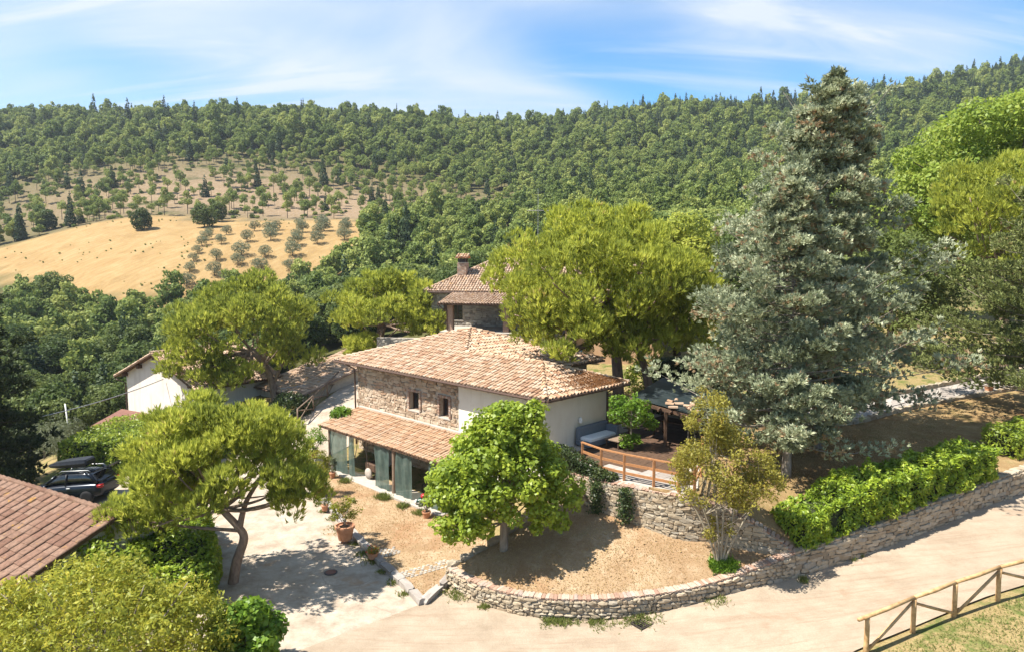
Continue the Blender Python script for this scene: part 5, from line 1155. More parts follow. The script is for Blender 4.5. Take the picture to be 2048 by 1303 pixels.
for y in (-.42, .42):
    o = MB().lathe([(.05, -.04), (.27, -.05), (.29, 0), (.27, .05), (.05, .04)], (0, 0, 0), 18).build('wheel', 'concrete', ct, True); o.location = (-.1, y, .29); o.rotation_euler = (R(90), 0, 0)
MB().box(.3, .36, -.3, .3, 0, .42).build('prop_leg', 'darkmetal', ct)
wpile = thing('timber_pile', 'dim stack of old boards at the back of the porch', 'timber', tuple(hw(10.2, -.3, .35)), HA)
for k in range(14): o = MB().bbox(-1.0, 1.0, -.09, .09, 0, .05, .006).build('board', 'oldpost', wpile); o.location = (random.uniform(-.15, .15), random.uniform(-.3, .3), .06 * k); o.rotation_euler = (0, 0, random.uniform(-.12, .12))
bkc = thing('bicycle', 'silver bicycle leaning in the dark porch behind the mower', 'bicycle', tuple(hw(10.6, -1.0, .35)), HA + R(15))
for x in (-.5, .5):
    m = MB(); m.tube([(x + .32 * math.cos(a), 0, .33 + .32 * math.sin(a)) for a in np.linspace(0, 2 * math.pi, 21)], .02, 5, False); m.build('wheel', 'tyre', bkc)
m = MB(); m.tube([(-.5, 0, .33), (-.15, 0, .8), (.35, 0, .78), (-.05, 0, .33), (-.5, 0, .33)], .017, 5); m.tube([(.5, 0, .33), (.35, 0, .85)], .017, 5); m.build('frame', 'greymetal', bkc)
MB().tube([(.33, -.28, .92), (.36, 0, .88), (.33, .28, .92)], .015, 5).build('handlebar', 'greymetal', bkc); MB().bbox(-.28, -.05, -.07, .07, .84, .9, .02).build('saddle', 'blackplastic', bkc)
sb = thing('storage_shelf', 'cream cupboard standing against the inner porch wall', 'cupboard', tuple(hw(4.9, .05, .35)), HA); MB().bbox(-.4, .4, -.25, .25, 0, 1.6, .02).build('carcass', 'whitecushion', sb); MB().box(-.36, -.01, -.275, -.252, .06, 1.55).build('door', 'plaster', sb); MB().box(.01, .36, -.275, -.252, .06, 1.55).build('door', 'plaster', sb)

# ================================================================== VEGETATION
def tree(name, label, base, chains, bark, crown, mat, group=None, cat_='tree', sides=10):
    t = thing(name, label, cat_, base, 0, group); trunk_obj(t, chains, bark, sides); leaf_obj('crown', crown, mat, t); return t
def pine(name, label, base, trunk_pts, r, domes, lobes, nt, mat, m=11, ln=.30, wd=.016, limbs_n=26, group=None, extra=()):
    """umbrella pine: domes of upright needle brushes on spreading limbs"""
    bl = []
    for c, Rr, k, r0, r1 in domes: bl += lumpy(c, Rr, k, r0, r1, -.62, False) + lumpy(c, np.array(Rr) * .55, k // 5, r0, r1, -.5, False)
    for c, Rr, k, r0, r1 in lobes: bl += lumpy(c, Rr, k, r0, r1, -.7, False)
    P, d, tn = blob_pts(bl, nt, .55, -.75, .25); ax = unit(d * .75 + np.array((0, 0, .85)))
    tips = rng.random(len(P)) < .35; ax[tips] = unit(ax[tips] + np.array((0, 0, 1.2)))
    a = tufts(P, ax, m, ln, wd, .42, tn)
    fork = [Vector(p) for p in trunk_pts[-2:]]
    tree(name, label, base, [(trunk_pts, r, r * .55)] + list(extra) + limbs(fork, bl, limbs_n, r * .42, .2), 'bark_pine', a, mat, group)
# foreground umbrella pine with bent trunk
pine('umbrella_pine', 'umbrella pine with bent leaning trunk in the courtyard, nearest pine', (-10.33, 25.18, -.1),
     [(-10.33, 25.18, -.15), (-10.15, 25.2, .8), (-9.85, 25.2, 1.7), (-10.05, 25.2, 2.15), (-10.6, 25.2, 2.8), (-10.85, 25.2, 3.4)], .2,
     [((-10.55, 25.3, 4.7), (3.25, 3.0, 2.25), 84, .40, .66)], [((-13.3, 24.8, 2.6), (1.35, 1.0, .75), 18, .35, .6), ((-7.7, 25.2, 3.3), (1.0, 1.1, .9), 16, .32, .6), ((-12.4, 25, 3.6), (1.2, 1.2, .8), 14, .4, .6)],
     8200, 'leaf_pine', 12, .26, .018, 34, None, [([(-10.0, 25.2, 2.1), (-9.8, 25.4, 3.0), (-9.3, 25.4, 3.8)], .13, .06), ([(-9.95, 25.2, 2.0), (-11.6, 25.0, 2.2), (-13.2, 24.8, 2.5)], .08, .03)])
# mid-left pines
pine('tall_pine', 'broad umbrella pine overhanging the white barn', (-16.7, 49.5, 1.3), [(-16.7, 49.5, 1.2), (-16.9, 49.5, 3.0), (-17.4, 49.4, 4.4), (-18.2, 49.3, 5.4)], .32,
     [((-18.7, 49.3, 7.5), (4.8, 4.4, 3.1), 84, .6, 1.0)], [((-21.6, 47.6, 5.0), (2.3, 1.4, 1.5), 26, .5, .85), ((-19.2, 46.8, 4.1), (2.0, 1.3, .9), 18, .5, .8), ((-15.0, 49, 5.0), (1.7, 1.5, 1.0), 10, .5, .8)],
     6800, 'leaf_pine_deep', 9, .38, .03, 26, None, [([(-16.9, 49.5, 3.0), (-16.2, 49.4, 4.4), (-15.4, 49.2, 5.6)], .16, .07)])
pine('round_pine', 'umbrella pine standing between the barn and the upper stone house', (-10.6, 58.2, 3.4), [(-10.6, 58.2, 3.2), (-10.8, 58.0, 5), (-10.4, 57.6, 6.4)], .3,
     [((-10.5, 57, 7.9), (4.6, 4.0, 2.8), 74, .6, .95)], [((-11.8, 55.5, 4.8), (1.2, 1.1, 1.0), 10, .45, .7), ((-6.7, 55.8, 6.3), (1.6, 1.5, 1.3), 12, .5, .8)], 5600, 'leaf_pine', 9, .40, .03, 22)
# big central pine
pine('great_pine', 'huge bright umbrella pine towering behind the farmhouse roof', (5.9, 38.6, 3.2), [(5.9, 38.6, 3.0), (5.8, 38.5, 5.5), (5.5, 38.4, 8.0), (5.1, 38.2, 9.6)], .38,
     [((4.7, 37.9, 10.8), (5.5, 5.0, 3.8), 170, .55, .95)], [((5.4, 37.3, 8.2), (1.5, 1.3, 1.5), 26, .45, .75), ((1.4, 38.3, 8.9), (2.0, 1.8, 1.6), 26, .5, .8), ((2.2, 34.0, 7.35), (.8, .7, .45), 12, .28, .42), ((3.6, 34.6, 8.4), (1.3, 1.0, .8), 18, .35, .55), ((8.8, 39, 9.0), (2.0, 1.8, 1.8), 26, .5, .8), ((.6, 38.6, 7.6), (.9, .9, .7), 10, .35, .5), ((3.2, 36.6, 8.0), (2.3, 1.4, 1.4), 34, .45, .75), ((6.4, 36.4, 7.4), (1.3, 1.0, 1.5), 26, .4, .65), ((9.6, 38.2, 7.9), (1.6, 1.3, 1.6), 26, .45, .7), ((7.4, 37.4, 8.2), (1.6, 1.3, 1.3), 20, .45, .7), ((10.2, 38.6, 10.6), (1.3, 1.3, 1.3), 16, .45, .7), ((-.2, 39, 10.6), (1.2, 1.3, 1.4), 16, .45, .7)],
     14500, 'leaf_pine', 9, .34, .027, 44, None, [([(7.9, 39.0, 3.2), (7.5, 39.1, 5.4), (6.9, 39.3, 7.2), (6.0, 39.4, 9.0)], .30, .16), ([(5.5, 38.4, 8.0), (3.6, 36.6, 7.4), (2.3, 34.2, 7.2)], .12, .03), ([(7.0, 39.3, 7.0), (9.3, 39, 8.0), (10.5, 39, 9.6)], .14, .05)])
pine('yellow_pine', 'yellowish umbrella pine at the right edge beneath the tall broadleaf tree', (31.5, 45, 4.8), [(31.5, 45, 4.5), (31.3, 45, 9), (31.0, 45, 12)], .35,
     [((31.2, 45, 15.0), (4.4, 4.0, 3.2), 90, .6, 1.1)], [((29.8, 43.5, 11.6), (2.0, 1.8, 1.4), 16, .5, .8)], 4600, 'leaf_pine', 10, .38, .028, 20)

# linden
lb_ = lumpy((-.5, 25.5, 3.95), (2.5, 2.3, 1.85), 125, .30, .66, -.8) + lumpy((-.15, 25.5, 5.7), (1.25, 1.2, 1.0), 34, .3, .5, -.4) + lumpy((-1.6, 24.4, 2.6), (1.1, .9, .5), 14, .3, .45, -.8, False) + lumpy((-2.55, 25.0, 3.5), (.7, .7, .7), 9, .25, .45, -.8, False) + lumpy((1.75, 25.3, 3.3), (.8, .7, .8), 10, .25, .45, -.8, False) + lumpy((.75, 25.3, 6.3), (.5, .5, .5), 7, .2, .35, -.8, False) + lumpy((-1.4, 25, 5.6), (.6, .6, .5), 7, .22, .38, -.8, False) + lumpy((-1.9, 24.9, 2.15), (.9, .7, .35), 10, .22, .38, -.8, False) + lumpy((1.3, 24.6, 2.5), (.8, .6, .35), 8, .22, .36, -.8, False)
P, d, tn = blob_pts(lb_, 31000, .55)
tree('linden_tree', 'full bright green linden with straight grey trunk on the lawn terrace', (-.3, 25.5, 1.1), [([(-.3, 25.5, .9), (-.3, 25.5, 2.2), (-.25, 25.5, 3.6), (-.2, 25.5, 5.4)], .19, .06)] + limbs([Vector((-.3, 25.5, 2.2)), Vector((-.25, 25.5, 3.4))], lb_, 30, .06), 'bark_grey', leaf_quads(P, d, .155, .78, tn, .5, .75), 'leaf_linden')
# yellow-green multi-stem maple before the retaining wall
mb_ = lumpy((7.25, 24.1, 4.55), (1.85, 1.7, 1.65), 62, .26, .52, -.8, False) + lumpy((6.75, 24.1, 6.6), (.75, .75, 1.0), 22, .2, .38, -.8, False) + lumpy((8.7, 24.0, 4.2), (.8, .8, 1.0), 16, .22, .36, -.8, False) + lumpy((7.2, 23.9, 2.6), (.5, .4, .5), 8, .18, .3, -.8, False)
P, d, tn = blob_pts(mb_, 15500, .35)
mbase = (7.28, 23.9, float(zl(7.28, 23.9)[0]))
ch = []
for dx, dy, h in ((-1.5, .1, 3.0), (-.5, .2, 5.2), (.15, 0, 3.6), (.9, .1, 3.2), (1.5, 0, 2.6), (-.9, -.3, 2.5)):
    ch.append(([(7.28 + dx * .05, 23.9 + dy * .1, mbase[2] - .1), (7.28 + dx * .3, 23.9 + dy * .4, mbase[2] + h * .35), (7.28 + dx * .7, 24 + dy, mbase[2] + h * .75), (7.28 + dx, 24 + dy, mbase[2] + h)], .055, .015))
tree('maple_shrub', 'many-stemmed yellowish small tree in front of the retaining wall', mbase, ch + limbs([Vector(c[0][2]) for c in ch], mb_, 46, .022, -.1), 'bark_pale', leaf_quads(P, d, .105, .5, tn, .3, .9), 'leaf_maple')
# ivy or sucker growth at maple's foot
# blue-grey cypresses
def cypress(name, label, base, H_, rad, nclump, mat, m=12, ln=.18, wd=.024, prof=None, lo=.08, bark='bark_grey', nb=110, droop=.15, leaders=(), shy=None):
    """conical conifer: sweeping boughs carrying dense upturned sprays, several leaders at the top"""
    b = np.array(base, float); P = []; A = []; T = []
    prof = prof or (lambda t: (1 - t) ** .75 * (.55 + .45 * min(1, t / .18)))
    ch = [([tuple(b + (0, 0, -.2)), tuple(b + (.05, .05, H_ * .4)), tuple(b + (.0, .1, H_ * .97))], .3 * H_ / 17, .03)]
    def bough(s, dr, Lb, rise, k, br):
        e = s + dr * Lb + np.array((0, 0, rise)); mid = (s + e) / 2 + np.array((0, 0, -.10 * Lb)); ch.append(([tuple(s), tuple(mid), tuple(e)], br, .008))
        nl = max(2, int(Lb * 2.2)); cu = rng.uniform(.25, 1.02, nl); side = np.array((-dr[1], dr[0], 0))     # lumps along the bough
        cl_ = [((1 - q) ** 2 * s + 2 * q * (1 - q) * mid + q * q * e) + side * rng.normal() * .20 * Lb * (1.1 - q) for q in cu]
        w = np.array([.5 + q for q in cu]); j = rng.choice(nl, k, p=w / w.sum()); r_ = .30 + .06 * Lb
        off = rdir(k) * (rng.random((k, 1)) ** .4) * r_ * np.array((1, 1, .6)); P.append(np.array(cl_)[j] + off); A.append(unit(dr * .5 + np.array((0, 0, .7)) + off / r_ * .9))
        T.append(np.clip(rng.normal(.42, .15, k) + rng.uniform(-.22, .22), 0, .78) + (rng.random(k) < rng.choice((.03, .06, .06, .3))) * .5)
    tot = sum(rad * prof(lo + (1 - lo) * (q + .5) / nb) for q in range(nb))
    for q in range(nb):
        t = lo + (1 - lo) * (q + rng.random()) / nb; a = q * 2.4 + rng.uniform(-.5, .5); dr = np.array((math.cos(a), math.sin(a), 0))
        L0 = rad * prof(t); Lb = L0 * rng.choice((.6, .85, 1.0, 1.0, 1.2)) * rng.uniform(.85, 1.1) + .2
        if shy is not None and dr @ np.array((*shy, 0)) > .45: Lb *= .55
        rise = rng.uniform(-droop, .5) * Lb * (.5 + t) if t < .85 else rng.uniform(.6, 1.4) * Lb
        bough(b + np.array((0, 0, H_ * t * .96)), dr, Lb, rise, max(12, int(nclump * L0 / tot)), .02 + .035 * (1 - t))
    for dx, dy, z0, z1 in leaders:
        s0, s1 = b + np.array((0, .05, H_ * z0)), b + np.array((dx, dy, H_ * z1)); ch.append(([tuple(s0), tuple(s0 * .45 + s1 * .55 + np.array((dx * .25, dy * .25, 0))), tuple(s1)], .06, .015))
        for q in range(16):
            f = .35 + .65 * q / 15; a = q * 2.4; dr = np.array((math.cos(a), math.sin(a), 0)); Lb = .95 * (1.05 - f) + .16
            bough(s0 * (1 - f) + s1 * f, dr, Lb, .55 * Lb, int(30 + 60 * Lb), .012)
    P, A, T = np.concatenate(P), np.concatenate(A), np.clip(np.concatenate(T), 0, 1)
    return tree(name, label, tuple(base), ch, bark, tufts(P, A, m, ln, wd, .75, T), mat)
cypress('blue_cypress', 'tallest blue-grey cypress with open pointed top', (14.0, 31.9, 3.1), 16.2, 5.7, 16000, 'leaf_cypress', 9, .21, .032, lambda t: (1 - t) ** .5 * (.6 + .4 * min(1, t / .2)), .12, nb=170, leaders=((.1, 0, .86, 1.03), (.75, .2, .78, .97), (-.95, .1, .72, .93), (-1.7, -.3, .64, .86), (1.7, -.2, .66, .88)), shy=(.25, -.97))
cypress('grey_cypress', 'broad grey cypress with drooping boughs, nearest the laurel hedge', (11.13, 28.1, 3.0), 12.0, 5.3, 13800, 'leaf_cypress', 9, .19, .029, lambda t: (1 - t) ** .62 * (.5 + .5 * min(1, t / .25)), .13, nb=140, leaders=((0, 0, .85, 1.02), (-.8, .1, .72, .92), (.8, 0, .7, .9)), shy=(.25, -.97))
cypress('side_cypress', 'olive-green cypress at the right edge sweeping over the path', (26.2, 35.4, 3.5), 12.2, 6.2, 8600, 'leaf_cypress_green', 9, .22, .034, lambda t: (1 - t) ** .75 * (.75 + .25 * min(1, t / .2)), .13, nb=120, leaders=((0, 0, .85, 1.03),))
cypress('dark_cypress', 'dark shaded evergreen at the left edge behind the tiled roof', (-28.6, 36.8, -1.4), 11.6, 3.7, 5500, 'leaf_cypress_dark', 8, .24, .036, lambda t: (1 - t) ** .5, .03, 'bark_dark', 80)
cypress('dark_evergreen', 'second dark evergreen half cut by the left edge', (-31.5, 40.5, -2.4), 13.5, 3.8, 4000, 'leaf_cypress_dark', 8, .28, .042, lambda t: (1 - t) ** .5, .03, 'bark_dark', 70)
# broadleaf trees
def broadleaf(name, label, base, c, Rr, k, r0, r1, n, size, mat, bark='bark_dark', r=.2, group=None, up=.4):
    bl = lumpy(c, Rr, k, r0, r1, -.6); P, d, tn = blob_pts(bl, n, .66); b = Vector(base); t_ = Vector(c)
    return tree(name, label, base, [([b - Vector((0, 0, .3)), b.lerp(t_, .5), t_], r, r * .4)] + limbs([b.lerp(t_, .6), t_], bl, 14, r * .35), bark, leaf_quads(P, d, size, .7, tn, up, .85), mat, group)
broadleaf('tall_broadleaf', 'tall pale green broadleaf tree filling the upper right corner', (36, 52, 5.5), (35.5, 52, 16.5), (7.6, 6.5, 7.4), 130, 1.0, 1.9, 52000, .27, 'leaf_bright', r=.45)
broadleaf('dark_tree', 'dark green tree between the blue cypress and the yellow pine', (25.5, 48, 4.8), (26.0, 48, 9.3), (3.6, 3.4, 4.4), 60, .7, 1.2, 17000, .19, 'leaf_hollow', r=.3)
broadleaf('hillside_tree', 'leafy tree right behind the blue cypress', (19, 58, 6), (19.5, 58, 11), (4.6, 4, 4.6), 60, .8, 1.3, 14000, .22, 'leaf_hollow', r=.3)
broadleaf('dusky_pine', 'olive-toned tree crown peeping right of the great pine', (12.2, 52, 5), (11.6, 52, 12.6), (3.0, 2.8, 2.8), 40, .7, 1.1, 10000, .22, 'leaf_pine_deep', r=.3)
broadleaf('small_robinia', 'small round green tree on the deck beside the cream end wall', (5.35, 31.3, DZ), (5.35, 31.3, 4.95), (1.1, 1.0, .95), 30, .15, .34, 2600, .12, 'leaf_vine', 'bark_pale', .07)
P, d, tn = blob_pts(lumpy((5.35, 31.2, DZ + .45), (.45, .4, .35), 14, .15, .25, -.8), 900, .5); t = thing('deck_shrub', 'low leafy shrub round the foot of the deck tree', 'shrub', (5.35, 31.2, DZ)); leaf_obj('foliage', leaf_quads(P, d, .1, .6, tn), 'leaf_vine', t)
t = thing('big_bush', 'dark green rounded bush left of the drive fence', 'shrub', (-14.6, 46, g(-14.6, 46))); P, d, tn = blob_pts(lumpy((-14.7, 46, 1.9), (1.5, 1.3, 1.15), 40, .35, .6, -.8), 5000, .6); leaf_obj('foliage', leaf_quads(P, d, .14, .6, tn), 'leaf_darkivy', t); trunk_obj(t, [([(-14.6, 46, .9), (-14.7, 46, 2)], .06, .03)], 'bark_dark', 6, 'stem')
t = thing('young_pine', 'small young pine bush beside the farmhouse roof', 'shrub', (-11.7, 54.6, g(-11.7, 54.6))); P, d, tn = blob_pts(lumpy((-11.7, 54.6, 4.9), (.9, .85, .8), 26, .3, .5, -.8), 700, .5); leaf_obj('foliage', tufts(P, unit(d * .7 + np.array((0, 0, .8))), 10, .36, .024, .55, tn), 'leaf_pine', t); trunk_obj(t, [([(-11.7, 54.6, 3), (-11.7, 54.6, 5)], .09, .04)], 'bark_pine', 7, 'stem')
# foreground shrub lower left
sb_ = lumpy((-11.5, 18.0, 1.9), (3.5, 2.2, 1.95), 110, .40, .72, -.7) + lumpy((-8.9, 19.2, 1.2), (1.3, 1.2, 1.2), 26, .3, .5, -.8)
P, d, tn = blob_pts(sb_, 30000, .55)
ch = [([(-11.0, 18.2, -.4), (-11.0 + q, 18.2, 1.4), (-11 + q * 2.2, 18.2 + q * .3, 3.2)], .06, .015) for q in (-1.1, -.6, -.1, .5, 1.0)]
tree('golden_shrub', 'big loose yellow-green shrub filling the lower left corner', (-11.0, 18.2, -.4), ch + limbs([Vector(c[0][1]) for c in ch], sb_, 40, .025), 'bark_grey', leaf_quads(P, d, .135, .42, tn, .15, .95), 'leaf_shrub', None, 'shrub')
vb = lumpy((-7.75, 19.6, 1.0), (.95, .9, 1.05), 40, .28, .46, -.8); P, d, tn = blob_pts(vb, 5200, .6)
t = thing('vine_bush', 'fresh green vine-leaved bush at the courtyard corner', 'shrub', (-7.75, 19.6, -.1)); leaf_obj('foliage', leaf_quads(P, d, .16, .85, tn, .4, .8), 'leaf_vine', t); trunk_obj(t, [([(-7.75, 19.6, -.2), (-7.7, 19.6, 1.2)], .05, .02)], 'bark_grey', 6, 'stem')
P, d, tn = blob_pts(lumpy((-13.9, 22.9, 1.3), (1.7, 1.3, 1.3), 40, .32, .55, -.8), 5200, .6); t = thing('corner_bush', 'leafy bush against the gable of the nearest tiled house', 'shrub', (-13.9, 22.9, -.3)); leaf_obj('foliage', leaf_quads(P, d, .14, .6, tn), 'leaf_ivy', t); trunk_obj(t, [([(-13.9, 22.9, -.4), (-13.9, 22.9, 1.3)], .05, .02)], 'bark_grey', 6, 'stem')
# hedges
def hedge(name, label, path, zb, h, w, n, size, mat, asp=.5, lump=.16, cat_='hedge', up=.35, core=True):
    """clipped hedge: leaves over the surface of a soft box following the path"""
    pts = smooth_path([(p[0], p[1], z) for p, z in zip(path, zb)], 6); L_ = np.array(arc(pts)); PX = np.array([p.x for p in pts]); PY = np.array([p.y for p in pts]); PZ = np.array([p.z for p in pts])
    h = np.interp(L_, np.linspace(0, L_[-1], len(path)), h if isinstance(h, (list, tuple)) else [h] * len(path))
    s = rng.uniform(0, L_[-1], n); per = rng.uniform(0, 1, n); q = rng.uniform(-1, 1, n)
    x, y, z, hh = np.interp(s, L_, PX), np.interp(s, L_, PY), np.interp(s, L_, PZ), np.interp(s, L_, h)
    tx = np.interp(s + .1, L_, PX) - np.interp(s - .1, L_, PX); ty = np.interp(s + .1, L_, PY) - np.interp(s - .1, L_, PY); l_ = np.hypot(tx, ty); nx, ny = ty / l_, -tx / l_
    side = np.where(per < .42, 1, np.where(per < .58, -1, 0)); lat = np.where(side == 0, q * w / 2, side * w / 2); v = np.where(side == 0, 1, rng.uniform(.03, 1, n))
    rd_ = np.where((side != 0) & (v > .8), (v - .8) * .9, 0); lat = lat * (1 - rd_ * .5)
    bm_ = np.array([mnoise.noise((a * 1.4, b * 1.4, c * 1.4)) for a, b, c in zip(x + lat, y, z + v)]) + .5 * np.array([mnoise.noise((a * 3.3, b * 3.3, c * 3.3 + 5)) for a, b, c in zip(x + lat, y, z + v)])
    dep = -rng.uniform(0, .16, n) + bm_ * lump
    N_ = np.stack([nx * side, ny * side, (side == 0) * 1.0 + .15], -1); P = np.stack([x + nx * lat, y + ny * lat, z + hh * v], -1) + N_ * dep[:, None]
    ne = max(200, int(n * w / L_[-1] * .22)); EP = []; EN = []
    for k_, sg in ((0, -1), (-1, 1)):
        tx_, ty_ = (PX[1] - PX[0], PY[1] - PY[0]) if k_ == 0 else (PX[-1] - PX[-2], PY[-1] - PY[-2]); l2 = math.hypot(tx_, ty_); tx_, ty_ = tx_ / l2, ty_ / l2
        a_ = rng.uniform(-w / 2, w / 2, ne); v_ = rng.uniform(.02, 1, ne); o_ = rng.uniform(-.12, .1, ne) - .25 * (np.abs(a_) / (w / 2)) ** 3
        EP.append(np.stack([PX[k_] + ty_ * a_ + tx_ * sg * o_, PY[k_] - tx_ * a_ + ty_ * sg * o_, PZ[k_] + v_ * h[k_]], -1)); EN.append(np.tile((tx_ * sg, ty_ * sg, .2), (ne, 1)))
    P = np.concatenate([P] + EP); N_ = np.concatenate([N_] + EN); bm_ = np.concatenate([bm_, np.zeros(ne * 2)]); n = len(P)
    t = thing(name, label, cat_, tuple(pts[0]))
    leaf_obj('foliage', leaf_quads(P, unit(N_), size, asp, np.clip(.5 + bm_ * .5 + rng.uniform(-.35, .35, n), 0, 1), up, .85), mat, t)
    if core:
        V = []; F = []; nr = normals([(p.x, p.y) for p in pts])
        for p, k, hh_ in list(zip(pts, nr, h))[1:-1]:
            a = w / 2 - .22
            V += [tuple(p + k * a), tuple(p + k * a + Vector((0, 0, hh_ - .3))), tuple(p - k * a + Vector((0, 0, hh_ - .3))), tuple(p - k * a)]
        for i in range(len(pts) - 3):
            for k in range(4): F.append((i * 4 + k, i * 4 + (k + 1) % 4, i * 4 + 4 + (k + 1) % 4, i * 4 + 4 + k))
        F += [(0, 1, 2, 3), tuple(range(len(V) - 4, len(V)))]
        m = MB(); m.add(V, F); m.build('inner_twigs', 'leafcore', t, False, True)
    return t
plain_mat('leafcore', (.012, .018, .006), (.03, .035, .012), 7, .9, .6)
hp = [(9.95, 24.75), (10.9, 25.2), (13.0, 26.05), (16.2, 27.5), (19.6, 29.1)]
hedge('laurel_hedge', 'long glossy laurel hedge above the roadside wall', hp, [1.7, 1.85, 2.25, 2.6, 3.0], [1.05, 1.5, 1.45, 1.38, 1.25], 1.75, 18000, .165, 'leaf_laurel', .42, .34)
hedge('dark_laurel', 'darker shaded laurel bush at the upper end of the hedge', [(21.5, 30.8), (23.5, 31.9), (26, 33)], [3.2, 3.35, 3.5], 1.1, 1.5, 4200, .17, 'leaf_ivy', .42, .22)
hedge('courtyard_hedge', 'rounded green hedge between the tiled roof and the courtyard', [(-11.6, 22.8), (-12.2, 24.6), (-13.2, 26.6), (-14.7, 28.8), (-16.3, 31.0)], [-.2, -.1, -.1, -.1, -.2], [1.5, 1.9, 2.1, 1.8, 1.3], 2.9, 21000, .15, 'leaf_laurel', .55, .28)
hedge('low_hedge', 'low leafy hedge strip in front of the parked car', [(-17.5, 32.0), (-19.2, 32.2), (-20.4, 32.4)], [-.4, -.45, -.5], .75, .8, 2600, .12, 'leaf_laurel', .5, .15)
hedge('box_bush', 'low bush beside the car bonnet above the roof ridge', [(-21.4, 33.2), (-22.8, 33.7), (-24.2, 34.3)], [-.5, -.6, -.7], .85, .8, 2400, .12, 'leaf_laurel', .5, .15)
hedge('ivy_pergola', 'flat-topped bank of ivy behind the parked car', [(-25.4, 41.8), (-22.5, 41.8), (-18.8, 41.4), (-16.4, 41)], [-1.0, -.6, -.2, .1], [2.75, 2.45, 2.05, 1.7], 6.6, 19000, .15, 'leaf_ivy', .6, .25)
hedge('clipped_hedge', 'bright clipped hedge beyond the iron railing by the farmhouse corner', [(-13.3, 51.2), (-11.7, 54.2), (-10.6, 56.5)], [2.0, 2.5, 3.2], 1.15, 1.1, 5200, .10, 'leaf_laurel', .55, .08)
hedge('dark_hedge', 'tall dark ivy hedge in the shade right of the pine trunks', [(8.6, 42.5), (11.2, 41.6), (12.5, 41)], [3.3, 3.4, 3.5], 2.6, 1.2, 5000, .14, 'leaf_darkivy', .6, .2)
hedge('pergola_shade_fill', 'added dark foliage standing in for the shade under the pergola', [(7.9, 38.9), (9.6, 37.9), (11.4, 36.2)], [3.3, 3.4, 3.4], 1.7, .7, 2600, .13, 'leaf_darkivy', .6, .15)  # added backdrop, its dark leaves deepen the shade below the canopy
hedge('deck_ivy', 'dark ivy spilling over the left end of the deck wall', [(1.9, 29.6), (2.5, 28.3), (3.3, 27.4), (4.0, 26.9)], [3.0, 3.1, 3.15, 3.2], [1.1, 1.0, .75, .35], .8, 4200, .09, 'leaf_darkivy', .6, .14, 'ivy')
for nm, lb, s_, ln_, w_ in (('hanging_ivy', 'left of two ivy strands hanging down the retaining wall', (3.35, 26.78), 1.25, .32), ('trailing_ivy', 'longer ivy strand hanging on the retaining wall below the first railing posts', (4.35, 26.05), 1.35, .36)):
    n = 900; P = np.stack([s_[0] + rng.normal(0, w_ * .5, n) * .75, s_[1] + rng.normal(0, w_ * .5, n) * -.5, 3.35 - np.abs(rng.beta(1.1, 1.3, n)) * ln_], -1); P[:, :2] += np.array((-.10, -.14)) * rng.uniform(.6, 1.6, (n, 1))
    t = thing(nm, lb, 'ivy', (s_[0], s_[1], 3.3)); leaf_obj('foliage', leaf_quads(P, np.tile((-.58, -.8, .2), (n, 1)), .085, .75, None, .2, .6), 'leaf_darkivy', t)
P, d, tn = blob_pts(lumpy(tuple(hw(1.9, -.6, 3.05)), (.75, .7, .3), 22, .2, .34, -.8), 1800, .5); t = thing('porch_vine', 'light green vine climbing over the left end of the porch roof', 'vine', tuple(hw(1.6, -1.2, .3))); leaf_obj('foliage', leaf_quads(P, d, .12, .75, tn), 'leaf_vine', t); trunk_obj(t, [([tuple(hw(1.6, -1.4, .5)), tuple(hw(1.65, -1.2, 1.8)), tuple(hw(1.8, -.8, 3.0))], .03, .015)], 'bark_grey', 6, 'stem')
P, d, tn = blob_pts(lumpy(tuple(hw(1.7, -3.1, .8)), (.9, .8, .8), 26, .25, .4, -.8), 2600, .5); t = thing('porch_bush', 'leafy bush at the left corner of the porch', 'shrub', tuple(hw(1.7, -3.1, .2))); leaf_obj('foliage', leaf_quads(P, d, .12, .6, tn), 'leaf_ivy', t)
P, d, tn = blob_pts(lumpy((8.05, 43.2, 4.6), (1.2, 1, 1.4), 26, .35, .6, -.8), 2600, .5); t = thing('trunk_ivy', 'ivy clump wrapped round the leaning pine trunk', 'ivy', (8.05, 43.2, 3.2)); leaf_obj('foliage', leaf_quads(P, d, .13, .7, tn), 'leaf_ivy', t)
P, d, tn = blob_pts(lumpy((-20.8, 45.6, 1.0), (1.2, 1, .6), 18, .25, .4, -.8), 1600, .5); t = thing('wall_creeper', 'creeper growing at the foot of the white barn wall', 'vine', (-20.8, 45.6, .5)); leaf_obj('foliage', leaf_quads(P, d, .13, .6, tn), 'leaf_ivy', t)
# olive shrubs left of the barn
for k, (x, y, s_) in enumerate(((-31.5, 48.5, 1.5), (-34.0, 50.5, 1.7), (-30.2, 46.2, 1.2))):
    z_ = g(x, y); bl = lumpy((x, y, z_ + s_), (s_, s_ * .9, s_ * .75), 24, .35, .6, -.7); P, d, tn = blob_pts(bl, 2600, .55)
    tree('grey_olive', ('grey olive bush at the lower left corner of the barn', 'larger grey olive bush left of the barn, behind the pale pole', 'small grey olive nearest the dark evergreen')[k], (x, y, z_), [([(x, y, z_ - .2), (x, y, z_ + s_)], .1, .04)], 'bark_grey', leaf_quads(P, d, .14, .35, tn, .2, .95), 'leaf_olive', 'olives below the barn')
